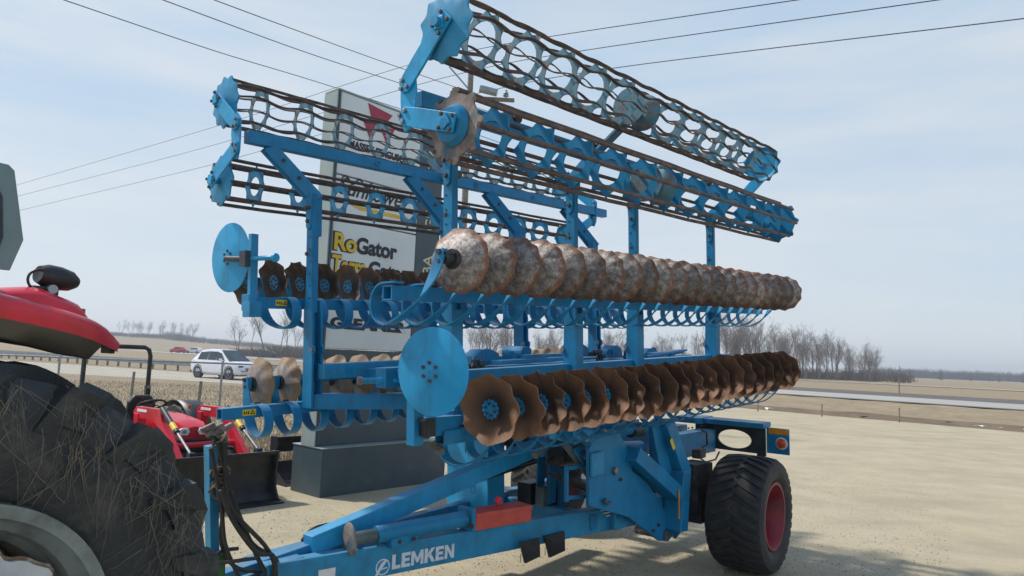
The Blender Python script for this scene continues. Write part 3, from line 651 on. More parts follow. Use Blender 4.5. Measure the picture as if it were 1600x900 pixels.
# --- drawbar
F0 = Vector((-.62, 1.12, -1.99)); F1 = Vector((3.05, .58, -2.165))
mb = MB(); mb.beam(F0, F1, .11, .215); mb.beam(Vector((2.5, .60, -2.14)), Vector((3.35, .53, -2.14)), .13, .19)
db = part('drawbar', mb, MB_PALE, .014, label='near rail of the drawbar, with white lettering')
mb = MB(); mb.beam(Vector((-.62, 1.30, -1.99)), Vector((3.2, 1.84, -2.165)), .11, .215); mb.beam((2.3, .62, -2.13), (2.3, 1.75, -2.13), .1, .14); part('drawbar', mb, MB_BLUE, .014, label='far rail of the drawbar')
mb = MB(); T0 = Vector((-.26, 1.17, -1.86)); T1 = Vector((2.30, 1.17, -1.49)); mb.beam(T0, T1, .12, .135); mb.beam(T1 - Vector((.16, 0, .023)), T1 + Vector((.22, 0, .03)), .155, .17)
mb.m = 1; c = T1 + Vector((.10, -.08, .01)); mb.bolt(c, (0, -1, 0), .03, .012); mb.m = 0
mb.torus(Q(739, 765, 1.12), (0, 1, 0), .03, .007, 14)
part('upper_link_beam', mb, [MB_PLATE, M_STEEL], .012)
mb = MB()
for dv in (-.07, .07): mb.beam(T1 + Vector((.02, dv, -.05)), T1 + Vector((-.02, dv, -.55)), .02, .11, (1, 0, 0))
mb.box(T1 + Vector((.16, 0, -.4)), (.12, .16, .42)); part('link_tower', mb, MB_BLUE, .004)
mb = MB(); mb.beam((-.95, 1.21, -2.02), (-.25, 1.21, -1.97), .22, .05); mb.beam((-.95, 1.21, -1.93), (-.2, 1.21, -1.88), .10, .05); mb.box((-.45, 1.21, -1.97), (.18, .3, .16)); part('hitch_plate', mb, MB_BLUE, .006)
mb = MB(); mb.beam((-.93, 1.21, -1.12), (-.89, 1.21, -2.05), .075, .055, (1, 0, 0)); part('hose_post', mb, MB_PALE, .004)
mb = MB(); c = Q(344, 886, 1.15); mb.box(c, (.05, .04, .16)); mb.m = 1; mb.bolt(c + Vector((0, -.02, .03)), (0, -1, 0), .012, .012); part('hitch_bracket', mb, [M_GREEN, M_STEEL], .006, label='green bracket at the hitch')
# lettering on the near rail
dx = (F1 - F0).normalized(); dn = Vector((dx.y, -dx.x, 0)).normalized(); dz = dn.cross(dx) * -1
dz = dx.cross(dn) if dx.cross(dn).z > 0 else dn.cross(dx)
def decal(me, at_px, v0, off=.0575, rot=0., name='lettering', scale=1.):
    # place on near rail face: solve along the rail
    P0_ = Q(at_px[0], at_px[1], v0)
    for _ in range(6):
        t = (P0_ - F0).dot(dx) ; vv_ = (F0 + dx * t + dn * off).y; P0_ = Q(at_px[0], at_px[1], vv_)
    o = link(name, me, db)
    R_ = Matrix((dx, dz, dx.cross(dz))).transposed() @ Matrix.Rotation(rot, 3, 'Z')
    o.matrix_local = Matrix.Translation(P0_) @ R_.to_4x4() @ Matrix.Scale(scale, 4); return o
def glyphs():
    w_ = .030; H_ = .108; L1 = lambda x: [[(x, 0), (x + .075, 0), (x + .075, w_ * .85), (x + w_, w_ * .85), (x + w_, H_), (x, H_)]]
    def E_(x): return [[(x, 0), (x + .078, 0), (x + .078, .024), (x + w_, .024), (x + w_, .043), (x + .070, .043), (x + .070, .065), (x + w_, .065), (x + w_, .084), (x + .078, .084), (x + .078, H_), (x, H_)]]
    def M_(x): return [[(x, 0), (x + .026, 0), (x + .026, .062), (x + .046, .018), (x + .066, .018), (x + .086, .062), (x + .086, 0), (x + .112, 0), (x + .112, H_), (x + .084, H_), (x + .056, .050), (x + .028, H_), (x, H_)]]
    def K_(x): return [[(x, 0), (x + w_, 0), (x + w_, .036), (x + .040, .046), (x + .066, 0), (x + .100, 0), (x + .060, .066), (x + .097, H_), (x + .062, H_), (x + w_, .068), (x + w_, H_), (x, H_)]]
    def N_(x): return [[(x, 0), (x + .027, 0), (x + .027, .062), (x + .066, 0), (x + .093, 0), (x + .093, H_), (x + .066, H_), (x + .066, .046), (x + .027, H_), (x, H_)]]
    return L1(0), E_(.083), M_(.170), K_(.292), E_(.396), N_(.483)
for gl_ in glyphs():
    mb = MB()
    for o_ in gl_: mb.plate(o_, (0, 0, 0), X3, Y3, .002)
    decal(mb.mesh('letter', M_WHITEWORN), (612, 890), .9, name='letter', scale=.93)
mb = MB(); mb.plate(circ(0, 0, .056, 28), (0, 0, 0), X3, Y3, .002, [circ(0, 0, .047, 24)])
mb.plate([(-.06, -.052), (-.045, -.056), (.030, .035), (.045, .040), (.01, .045), (-.02, .02)], (0, 0, .001), X3, Y3, .002)
mb.plate([(-.02, -.02), (.035, -.012), (.035, -.004), (-.01, -.008)], (0, 0, .001), X3, Y3, .002)
decal(mb.mesh('emblem', M_WHITEWORN), (598, 886), .9, name='emblem')
for k in range(3):
    mb = MB(); mb.plate([(0, 0), (.17 - .012 * k, 0), (.165 - .012 * k, .011), (-.005, .011)], (0, 0, 0), X3, Y3, .002); decal(mb.mesh('stripe', M_WHITE), (939 + 4 * k, 799 + 4.2 * k), .6, .070, name='stripe')
mb = MB(); mb.plate([(0, 0), (.12, 0), (.12, .06), (0, .06)], (0, 0, 0), X3, Y3, .002); decal(mb.mesh('rating_plate', M_WHITE), (497, 906), 1.0, name='rating_plate')
# jack lying on the rail, foot plate at its front end
J0 = Vector((-.04, .985, -1.835)); J1 = Vector((1.02, .835, -1.865)); jd = (J1 - J0).normalized()
mb = MB(); mb.cyl(J0 + jd * .18, J0 + jd * .95, .060, 24); mb.m = 1; mb.cyl(J0, J0 + jd * .18, .045, 20); mb.m = 0
mb.box(J0 + jd * .97, (.035, .16, .17)); mb.box(J0 + jd * .38 + Vector((0, 0, -.06)), (.24, .10, .06)); mb.m = 2; mb.bolt(J0 + jd * .95 + Vector((0, -.08, -.04)), (-1, -.3, 0), .02, .02); mb.bolt(J0 + jd * .33 + Vector((0, -.05, -.06)), (0, -1, 0), .014, .02); mb.bolt(J0 + jd * .45 + Vector((0, -.05, -.06)), (0, -1, 0), .014, .02)
jk = part('parking_jack', mb, [MB_BLUE, M_RIMGREY, M_DARKBOLT], .003, True)
mb = MB(); mb.lathe([(-.012, .01), (-.014, .085), (-.004, .11), (.004, .11), (.004, .01)], (0, 0, 0), (1, 0, 0), 28, mod=lambda a, r, t: (a, r * (1 + .04 * math.sin(3 * t))))
o = link('jack_foot', mb.mesh('jack_foot', M_RUSTGEAR, True), jk, J0 - jd * .02); o.rotation_euler = (0, 0, math.radians(-12))
# red tool box with round lid knob
b0 = Q(738, 800, .86); b1 = Q(831, 784, .72)
bx = (b1 - b0); bx.z = bx.z; L_ = Vector((bx.x, bx.y, 0)).length; bd = Vector((bx.x, bx.y, bx.z)).normalized(); bn = Vector((bd.y, -bd.x, 0)).normalized(); bz = bn.cross(bd) * -1
bz = bd.cross(bn) if bd.cross(bn).z > 0 else bn.cross(bd)
c0 = F0 + dx * ((b0 - F0).dot(dx)) ; cc = c0 + dx * (L_ / 2) + Vector((0, 0, .107 + .058))
mb = MB(); mb.box(cc, (L_, .17, .115), (dx, dn, dz)); tb = part('tool_box', mb, M_REDFADE, .004)
mb = MB(); mb.box(cc + dz * .066, (L_ + .012, .182, .014), (dx, dn, dz)); mb.box(cc + dz * .055 + dn * .089, (L_ + .01, .006, .03), (dx, dn, dz)); part('tool_box_lid', mb, M_REDFADE, .003)
mb = MB(); mb.cyl(cc + dz * .075, cc + dz * .10, .010, 8); c_ = cc + dz * .125; mb.cyl(c_ - dn * .012 , c_ + dn * .012, .032, 20); part('lid_knob', mb, M_RED, .002)
# black mud shields hanging below the rail
for (x0_, x1_, yb, yt) in ((812, 843, 877, 848), (850, 882, 868, 838)):
    a = Q(x0_, yt, .70); b = Q(x1_ - 1, yt - 8, .66); c = Q(x1_, yb - 8, .66); d = Q(x0_ + 8, yb + 3, .70)
    mb = MB(); X_ = (b - a).normalized(); n_ = X_.cross(Z3).normalized()
    vs = [a, b, c, d]; vs = [p + n_ * .012 for p in vs] + [p - n_ * .012 for p in vs]
    mb.add(vs, [(0, 1, 2, 3), (7, 6, 5, 4), (0, 4, 5, 1), (1, 5, 6, 2), (2, 6, 7, 3), (3, 7, 4, 0)])
    for k in range(6): e = a + (b - a) * ((k + .7) / 6.5) + Vector((0, 0, -.13)); mb.box(e - n_ * .014, (.006, .004, .07))
    part('mud_shield', mb, M_BLACKSTEEL, .003)
# black battery-like boxes on the far rail
mb = MB(); mb.box(Q(868, 775, 1.2), (.22, .16, .22)); mb.box(Q(830, 768, 1.35), (.22, .16, .20)); part('control_box', mb, M_BLACKSTEEL, .006)
mb = MB(); mb.box(Q(848, 774, 1.15), (.10, .10, .18)); part('grey_canister', mb, M_RIMGREY, .01)
# small guard frame (ladder like) left of the big bracket
mb = MB()
for (x0_, y0_, x1_, y1_) in ((885, 730, 885, 782), (885, 732, 916, 727), (885, 778, 918, 775), (919, 715, 919, 790), (898, 703, 922, 690), (898, 703, 920, 735), (920, 735, 946, 728)):
    mb.beam(Q(x0_, y0_, .55), Q(x1_, y1_, .55), .03, .03, (0, 1, 0), .02)
part('guard_frame', mb, MB_BLUE, .003)
# --- heavy folded bracket and arms ahead of the wheel
def poly(pts, v, t, mats=MB_BLUE, name='bracket_plate', bev=.004, holes=()):
    P_ = [Q(x, y, v) for x, y in pts]; mb = MB()
    mb.plate([(p.x, p.z) for p in P_], (0, v, 0), X3, Z3, t, holes); return part(name, mb, mats, bev)
poly([(918, 700), (938, 672), (961, 669), (981, 705), (985, 735), (1008, 752), (1050, 818), (1050, 835), (1042, 845), (1029, 845), (981, 808), (918, 790)], .44, .035)
poly([(918, 700), (938, 672), (961, 669), (981, 705), (985, 735), (1008, 752), (1050, 818), (1050, 835), (1042, 845), (1029, 845), (981, 808), (918, 790)], .62, .035)
p = Q(933, 725, .40); mb = MB(); mb.box(p, (.185, .03, .20)); part('cover_plate', mb, MB_PALE, .018)
mb = MB(); c = Q(1036, 836, .44); mb.cyl(c - Vector((0, .045, 0)), c + Vector((0, .3, 0)), .040, 20); part('pivot_pin', mb, M_STEEL, .002)
for (x, y) in ((1020, 829), (1028, 820), (969, 749), (959, 739)): mb = MB(); mb.bolt(Q(x, y, .42), (0, -1, 0), .016, .018); part('bolt', mb, M_DARKBOLT)
for (x, y) in ((913, 683), (941, 675), (959, 735)): mb = MB(); c = Q(x, y, .42); mb.cyl(c - Vector((0, .03, 0)), c + Vector((0, .1, 0)), .03, 14); part('pivot_pin', mb, M_STEEL, .002)
mb = MB(); c = Q(946, 782, .42); mb.tube([c + Vector((-.05, -.02, .02)), c + Vector((-.02, -.03, -.02)), c + Vector((.05, -.02, -.02))], [.02, .014, .014], 8); part('grease_lever', mb, M_RIMGREY, 0, True)
mb = MB(); A_ = Q(983, 708, .40); B_ = Q(1052, 770, .36); mb.beam(A_, B_, .20, .135, (0, 0, 1)); part('fold_arm', mb, MB_BLUE, .008, label='slanting blue fold arm with yellow reflector')
mb = MB(); ax_ = (B_ - A_).normalized(); zz = ax_.cross(Y3) * -1; zz = zz if zz.z > 0 else -zz
mb.box(A_ + ax_ * .10 + zz * .069 + Vector((0, -.04, 0)), (.14, .05, .004), (ax_, Y3, zz)); part('reflector', mb, M_YELLOW)
A_ = Q(1036, 660, .34); B_ = Q(1062, 742, .30)
mb = MB(); mb.beam(Q(1036, 660, .42), Q(1064, 742, .38), .17, .16, (1, 0, 0)); mb.beam(Q(1022, 655, .44), Q(1040, 745, .42), .05, .20, (1, 0, 0)); part('fold_arm', mb, MB_BLUE, .008, label='upright blue fold arm behind the slanting one')
ax_ = (Q(1064, 742, .38) - Q(1036, 660, .42)).normalized()
mb = MB(); c = Q(1051, 694, .31); mb.box(c, (.045, .004, .11), (ax_.cross(Y3).normalized(), Y3, ax_)); part('reflector', mb, M_YELLOW)
mb = MB(); A_ = Q(1060, 735, .36); B_ = Q(1055, 828, .36); mb.beam(A_, B_, .20, .15, (1, 0, 0)); mb.beam(Q(1064, 812, .40), Q(1052, 834, .52), .10, .10, (0, 1, 0)); part('elbow_link', mb, MB_BLUE, .012)
mb = MB(); mb.box(Q(1061, 788, .253), (.024, .004, .27)); part('reflector', mb, M_ORANGE)
mb = MB(); mb.cyl(Q(935, 672, .5), Q(1030, 668, .5), .055, 18); mb.cyl(Q(930, 675, .45), Q(915, 690, .45), .05, 14); mb.m = 1; mb.cyl(Q(985, 672, .49), Q(1000, 671, .49), .07, 18); part('lift_cylinder', mb, [MB_BLUE, M_DARKMETAL], 0, True)
mb = MB(); mb.beam(Q(868, 676, .6), Q(930, 672, .6), .14, .12); mb.beam(Q(900, 678, .45), Q(935, 676, .45), .08, .08); mb.m = 1; mb.bolt(Q(915, 686, .40), (0, -1, 0), .03, .02); part('pivot_block', mb, [MB_PLATE, M_STEEL], .008)
# --- rear frame, cross plate with oval opening, lamp board
RU = 4.80
mb = MB(); mb.beam((3.55, .72, -1.66), (RU - .02, .72, -1.70), .16, .26); mb.beam((3.4, 1.75, -1.62), (RU, 1.75, -1.66), .16, .22); mb.m = 1
rnd = random.Random(3)
for k in range(7): mb.bolt((3.9 + rnd.random() * .8, .72 + rnd.uniform(-.05, .05), -1.535 - (rnd.random() * 0)), (0, 0, 1), .014, .02)
part('rear_rail', mb, [MB_BLUE, M_DARKBOLT], .008)
mb = MB(); ov = [(.36 + .20 * math.cos(2 * PI * i / 28), -.165 + .105 * math.sin(2 * PI * i / 28)) for i in range(28)]
pz = lambda y: -1.46
mb.plate([(0, -.32), (.10, -.34), (.10, -.30), (.60, -.30), (.84, -.27), (.84, 0), (0, 0)], (RU, .06, -1.50), Y3, Z3, .03, [ov])
part('rear_cross_plate', mb, M_DARKMETAL, .004)
mb = MB(); mb.box((RU - .03, .52, -1.475), (.22, .98, .055)); mb.box((RU - .04, .9, -1.475), (.3, .34, .07)); part('rear_cross_beam', mb, MB_BLUE, .006)
mb = MB(); mb.plate([(0, -.28), (.25, -.28), (.25, 0), (0, 0)], (RU + .0, -.20, -1.50), Y3, Z3, .012); lb = part('lamp_board', mb, MB_BLUE, .003)
mb = MB(); mb.box((RU - .010, -.085, -1.535), (.004, .215, .060)); part('reflector', mb, M_ORANGE)
mb = MB(); mb.lathe([(-.006, .052), (-.016, .066), (-.02, .052), (-.02, .01)], (RU, -.12, -1.66), (1, 0, 0), 28); mb.m = 1; mb.lathe([(-.02, .054), (-.045, .046), (-.055, .02), (-.056, .002)], (RU, -.12, -1.66), (1, 0, 0), 28); part('marker_lamp', mb, [M_WHITE, M_LAMP], 0, True)
mb = MB(); c = Q(1100, 688, .60); mb.tube([Q(1096, 672, .6), Q(1104, 676, .6), Q(1105, 695, .6), Q(1097, 700, .6)], .010, 8); mb.tube([Q(1088, 712, .6), Q(1103, 722, .6), Q(1118, 718, .6), Q(1124, 706, .6)], .010, 8); part('cable_loop', mb, M_BLACK, 0, True)
# --- axle, suspension leg, wheels
mb = MB(); mb.box(Q(1088, 740, .45), (.32, .22, .22)); mb.box(Q(1085, 760, .42), (.26, .20, .50)); mb.box(Q(1090, 795, .42), (.30, .22, .22)); mb.box(Q(1073, 738, .40), (.06, .2, .18)); mb.box(Q(1092, 708, .48), (.14, .1, .1))
mb.cyl((4.0, .1, -2.22), (4.0, 2.3, -2.22), .09, 16); part('axle_leg', mb, M_DARKMETAL, .01)
def wheel_meshes(R, wd, rimR, n_lug=34, lug=.022, chev=True):
    hw = wd / 2
    prof = [(-hw * .80, rimR), (-hw * .97, rimR + (R - rimR) * .25), (-hw, rimR + (R - rimR) * .55), (-hw * .93, R * .93), (-hw * .80, R * .985 - lug), (-hw * .4, R - lug), (0, R - lug * .85), (hw * .4, R - lug), (hw * .80, R * .985 - lug), (hw * .93, R * .93), (hw, rimR + (R - rimR) * .55), (hw * .97, rimR + (R - rimR) * .25), (hw * .80, rimR)]
    mb = MB(); mb.lathe(prof, (0, 0, 0), (0, 1, 0), 72, close=False)
    def pt(y, a, h):
        q = abs(y) / hw; rr = (R - lug * (1.15 if q < .05 else 1)) if q < .45 else (R - lug) - (R * .03 if q < .82 else R * .065) * ((q - .45) / .5)
        rr = min(rr, R) + h; return Vector((rr * math.sin(a), y, rr * math.cos(a)))
    for k in range(n_lug):
        for s_ in (-1, 1):
            a0 = 2 * PI * (k + (0 if s_ > 0 else .5)) / n_lug; K = 7; vs = []
            for i in range(K):
                q = i / (K - 1); y = s_ * hw * (-.06 + 1.02 * q); a = a0 - (.26 * (q ** .8)) * (1 if q < .75 else 1 - (q - .75) * .25); da = (2 * PI / n_lug) * (.27 + .07 * q)
                vs += [pt(y, a - da, -.012), pt(y, a + da, -.012), pt(y, a + da * .78, lug * (1.0 if q < .95 else .55)), pt(y, a - da * .78, lug * (1.0 if q < .95 else .55))]
            fs = [(0, 3, 2, 1), tuple((K - 1) * 4 + j for j in range(4))]
            for i in range(K - 1):
                for j in range(4): j2 = (j + 1) % 4; fs.append((i * 4 + j, i * 4 + j2, (i + 1) * 4 + j2, (i + 1) * 4 + j))
            mb.add(vs, fs)
    return mb
def wheel(c, yaw, R, wd, rimR, par, tm, rm, face=-1):
    rim = MB(); hw = wd / 2; f = face
    rim.lathe([(f * hw * .84, rimR + .012), (f * hw * .90, rimR + .014), (f * hw * .90, rimR - .012), (f * hw * .72, rimR - .035), (f * hw * .40, rimR - .06), (f * .05 * hw, rimR - .075), (-f * hw * .1, rimR * .6), (-f * hw * .05, .06), (-f * hw * .05, .005)], (0, 0, 0), (0, 1, 0), 48, close=False)
    rim.lathe([(-f * hw * .84, rimR + .012), (-f * hw * .3, rimR - .05), (-f * hw * .1, rimR * .6)], (0, 0, 0), (0, 1, 0), 48, close=False)
    rim.cyl((0, f * hw * .05, 0), (0, f * hw * .45, 0), .09, 20)
    w_ = link('wheel', rim.mesh('wheel', rm, True), par); 
    w_.matrix_local = c @ Matrix.Rotation(yaw, 4, 'Z')
    t = link('tyre', wheel_meshes(R, wd, rimR + .005).mesh('tyre', tm, True), w_)
    return w_
wc = O + R3 @ Vector((4.03, -.07, -2.26)); wc.z = .565
inv = root.matrix_world.inverted() if False else (Matrix.Translation(O + R3 @ BASE) @ R3.to_4x4()).inverted()
Rh = Matrix((Uh, V, Z3)).transposed().to_4x4()
w1 = wheel(inv @ Matrix.Translation(wc) @ Rh, math.radians(4), .565, .56, .315, root, M_TYRE, M_REDRIM)
wc2 = O + R3 @ Vector((4.03, 2.48, -2.26)); wc2.z = .565
w2 = wheel(inv @ Matrix.Translation(wc2) @ Rh, math.radians(4), .565, .50, .315, root, M_TYRE, M_REDRIM, 1)
# --- hoses at the hitch and along the drawbar
def hose(pts, r=.014, name='hose', m=M_BLACK):
    mb = MB(); P_ = [Vector(p) for p in pts]; out_ = []
    for i in range(len(P_) - 1):
        p0 = P_[max(i - 1, 0)]; p1 = P_[i]; p2 = P_[i + 1]; p3 = P_[min(i + 2, len(P_) - 1)]
        for k in range(6):
            t = k / 6; out_.append(.5 * ((2 * p1) + (p2 - p0) * t + (2 * p0 - 5 * p1 + 4 * p2 - p3) * t * t + (3 * p1 - p0 - 3 * p2 + p3) * t ** 3))
    out_.append(P_[-1]); mb.tube(out_, r, 8); return part(name, mb, m, 0, True)
hv = 1.12
for i, pts in enumerate([
    [(333, 682), (341, 700), (348, 790), (346, 850), (372, 888), (430, 893)],
    [(348, 684), (352, 740), (356, 790), (395, 850), (430, 872), (436, 900)],
    [(340, 690), (352, 735), (372, 800), (402, 870), (420, 905)],
    [(329, 700), (345, 780), (352, 850), (375, 905)],
    [(352, 690), (353, 760), (365, 800), (412, 850), (428, 880), (425, 905)],
    [(345, 765), (362, 810), (400, 862), (426, 868), (431, 900)]]):
    hose([Q(x, y, hv - .02 * i) for x, y in pts], .0125 + .001 * (i % 3))
hose([Q(400, 872, 1.0), Q(330, 880, 1.05), Q(345, 862, 1.1), Q(372, 857, 1.1)], .012)
for i in range(2): hose([Q(472, 845 + i * 4, 1.3), Q(490, 826 + i * 3, 1.25), Q(525, 819 + i * 3, 1.22), Q(548, 828 + i * 4, 1.05), Q(552, 845, .98)], .013)
for i in range(3): hose([(-.2, 1.27 + .03 * i, -1.87), (.8, 1.30 + .03 * i, -1.80), (1.8, 1.32 + .03 * i, -1.73), (2.5, 1.3 + .03 * i, -1.68)], .011, 'hydraulic_pipe', M_DARKMETAL if i != 1 else M_STEEL)
# rope knot and top clutter on the hose post
mb = MB(); rnd = random.Random(21)
for (cy, n_, sp) in ((742, 8, .045), (765, 9, .05), (690, 6, .04)):
    for k in range(n_):
        c = Q(343, cy, 1.13) + Vector((rnd.uniform(-.02, .03), rnd.uniform(-.03, .02), rnd.uniform(-.03, .03)))
        ax = Vector((rnd.uniform(-1, 1), rnd.uniform(-1, 1), rnd.uniform(-.4, 1)))
        mb.torus(c, ax, rnd.uniform(.025, sp), .0075, 16, 0, rnd.uniform(3.5, 6.3), 6)
part('rope', mb, M_ROPE, 0, True)
mb = MB()
for k in range(5): c = Q(325 + 7 * k, 672 + (k % 2) * 6, 1.16); mb.beam(c + Vector((-.04, 0, 0)), c + Vector((.04, 0, .03)), .03, .03)
part('hose_holder', mb, M_RUSTGEAR, .004)

# ------------------------------------------------------------------ big tractor at the left edge
ya = math.radians(7)
TX = (Uh * math.cos(ya) + V * math.sin(ya)); TN = (V * math.cos(ya) - Uh * math.sin(ya))
TR = .97; tc0 = Vector((CAM.x, CAM.y, 0)) + TX * .90 + TN * 2.98; tc0.z = 0
RT = Matrix((TX, TN, Z3)).transposed()
tr = empty('tractor', tc0, RT); tag(tr, 'red tractor with straw-covered rear tyre cut off by the left edge', 'tractor')
def tpart(name, mb, mats, bevel=0., smooth=False, parent=None, label=None):
    return link(name, mb.mesh(name, mats, smooth), parent or tr, bevel=bevel, label=label)
mb = MB(); hw = .29; R = TR; rr = .50
prof = [(-hw * .86, rr), (-hw * .98, rr + .10), (-hw, rr + .22), (-hw * .95, R - .10), (-hw * .85, R - .055), (0, R - .045), (hw * .85, R - .055), (hw, rr + .2), (hw * .86, rr)]
mb.lathe(prof, (0, 0, R), (0, 1, 0), 96, close=False)
nl = 18
for k in range(nl):
    for s_ in (-1, 1):
        a0 = 2 * PI * (k + (.30 if s_ < 0 else .8)) / nl; K = 8; vs = []
        for i in range(K):
            q = i / (K - 1); y = s_ * hw * (-.08 + 1.10 * q); a = a0 - .42 * q ** .9; da = (.035 + .055 * q ** 2)
            base = R - .07 - (.03 if q > .85 else 0); top = R - .0 - (.012 if q > .7 else 0) - (.06 if q >= .999 else 0)
            if q >= .999: da *= .9
            vs += [Vector((r_ * math.sin(a + d_), y, R + r_ * math.cos(a + d_))) for r_, d_ in ((base - .08 * q, -da), (base - .08 * q, da), (top, da * .7), (top, -da * .7))]
        fs = [(0, 3, 2, 1), tuple((K - 1) * 4 + j for j in range(4))]
        for i in range(K - 1):
            for j in range(4): j2 = (j + 1) % 4; fs.append((i * 4 + j, i * 4 + j2, (i + 1) * 4 + j2, (i + 1) * 4 + j))
        mb.add(vs, fs)
# raised shoulder bars running down the sidewall
for k in range(nl):
    a0 = 2 * PI * (k + .30) / nl - .42; K = 5; vs = []
    for i in range(K):
        q = i / (K - 1); r_ = R - .05 - .17 * q; a = a0 - .10 * q; da = .088 * (1 - .55 * q); y0_ = -hw * (1.0 + .0 * q); dp = .035 * (1 - q * .9)
        vs += [Vector((r_ * math.sin(a + d_), y_, R + r_ * math.cos(a + d_))) for d_, y_ in ((-da, y0_ + .03), (da, y0_ + .03), (da * .8, y0_ - dp), (-da * .8, y0_ - dp))]
    fs = [(0, 3, 2, 1), tuple((K - 1) * 4 + j for j in range(4))]
    for i in range(K - 1):
        for j in range(4): j2 = (j + 1) % 4; fs.append((i * 4 + j, i * 4 + j2, (i + 1) * 4 + j2, (i + 1) * 4 + j))
    mb.add(vs, fs)
ty = tpart('tyre', mb, M_BIGTYRE, 0, True)
# straw wound over the sidewall
mb = MB(); rnd = random.Random(33)
def side(a, r, lift=.012):
    q = (r - rr) / (R - rr); y = -hw * (.86 + .16 * min(1, q * 2.2)) if q < .5 else -hw * (1.02 - .10 * ((q - .5) / .5) ** 2)
    bump = 0
    return Vector((r * math.sin(a), y - lift - (.022 if r > R - .2 else .004), R + r * math.cos(a)))
def on_side(x, z):
    r = math.hypot(x, z - R); r = min(R - .015, max(rr + .012, r)); a = math.atan2(x, z - R); return side(a, r)
for k in range(330):
    if rnd.random() < .8:
        a = PI * 2 * (rnd.randrange(-1, 5) + .30) / nl - .42 + rnd.gauss(.05, .07); r_ = rnd.uniform(R - .27, R - .05)
    else: a = rnd.uniform(-.5, 1.7); r_ = rnd.uniform(rr + .1, R - .08)
    x = r_ * math.sin(a); z = R + r_ * math.cos(a); L_ = abs(rnd.gauss(.12, .11)) + .03; dirx = rnd.gauss(-.15, .35); n_ = 9; pts = []; bow = rnd.gauss(0, .05)
    if rnd.random() < .25: dirx = rnd.choice([-1.6, 1.4]) * rnd.uniform(.6, 1.4)
    d_ = Vector((dirx, 0, -1)).normalized()
    for i in range(n_):
        t = i / (n_ - 1); pts.append(on_side(x + d_.x * L_ * t + bow * L_ * 4 * t * (1 - t) + rnd.uniform(-.004, .004), z + d_.z * L_ * t + rnd.uniform(-.003, .003)))
    w0 = rnd.choice([.0006, .0008, .0011, .0018]); mb.tube(pts, [w0 * (1 - .5 * i / n_) for i in range(n_)], 4)
st = link('straw', mb.mesh('straw', M_STRAW), ty, kind='stuff')
# rim and disc
mb = MB(); mb.lathe([(-hw * .95, rr + .01), (-hw * 1.0, rr + .008), (-hw * 1.0, rr - .035), (-hw * .88, rr - .05), (-hw * .80, rr - .075), (-hw * .55, rr - .085), (-hw * .50, rr - .11), (-hw * .1, rr - .12), (hw * .4, rr - .12), (hw * .4, .2)], (0, 0, R), (0, 1, 0), 80, close=False)
rim_ = tpart('rim', mb, M_RIMPALE, 0, True)
mb = MB(); oc = []
for i in range(96):
    t = 2 * PI * i / 96; r_ = .365 + .022 * math.cos(8 * t + 1.2) + .006 * math.sin(23 * t); oc.append((r_ * math.cos(t), r_ * math.sin(t)))
mb.plate(oc, (0, -hw * .72, R), X3, Z3, .02); mb.m = 1; mb.plate([(x * 1.035, z * 1.035) for x, z in oc], (0, -hw * .72 + .014, R), X3, Z3, .012)
tpart('wheel_disc', mb, [M_RIMWHITE, M_RUSTEDGE], 0)
t_ = text_mesh('80', .05, M_BLACKP, .001); o = link('lettering', t_, tr, (.02, -hw * .72 - .012, R + .27)); o.rotation_euler = (PI / 2, 0, 0)
# fender: a red lip over a black underside, running rearwards to the lamps
def loft(secs, close=False):
    mb = MB(); n_ = len(secs[0]); vs = [p for s_ in secs for p in s_]; fs = []
    for i in range(len(secs) - 1):
        for j in range(n_ - (0 if close else 1)):
            j2 = (j + 1) % n_; fs.append((i * n_ + j, i * n_ + j2, (i + 1) * n_ + j2, (i + 1) * n_ + j))
    mb.add(vs, fs); return mb, vs
K = 22; secs = []; under = []
# tractor-local x of the tip about .42 at y = -.2
for i in range(K):
    q = i / (K - 1); x = -1.3 + 1.85 * q
    ytop = 2.215 - .155 * max(0, (q - .45) / .55) ** 1.6; lip = .075 * (1 - .35 * q); ybot = ytop - lip - .005
    if q > .92: ytop -= .035 * ((q - .92) / .08) ** 2; ybot -= .01
    half = .33 * (1 if q < .75 else max(.10, math.sqrt(max(0, 1 - ((q - .75) / .27) ** 2))))
    c_ = .05
    sec = [Vector((x, c_ - half, ybot - .03)), Vector((x, c_ - half - .004, ybot)), Vector((x, c_ - half - .004, ytop - lip * .45)), Vector((x, c_ - half + .02, ytop - .012)), Vector((x, c_ - half + .06, ytop)), Vector((x, c_, ytop + .012)), Vector((x, c_ + half - .05, ytop)), Vector((x, c_ + half, ytop - .03)), Vector((x, c_ + half, ybot))]
    secs.append(sec)
    under.append([Vector((x, c_ - half + .004, ybot - .03)), Vector((x, c_ - half + .03, ybot + .01)), Vector((x, c_, ybot - .0)), Vector((x, c_ + half - .02, ybot - .06)), Vector((x, c_ + half - .01, ybot - .13 * (1 - q * .5)))])
mb, _ = loft(secs); mb.add(secs[-1], [tuple(range(9))]); 
fe = tpart('fender', mb, M_RED, 0, True); sm = fe.modifiers.new('sub', 'SUBSURF'); sm.levels = 1; sm.render_levels = 1
mb, _ = loft(under); tpart('fender_underside', mb, M_BLACK, 0, True)
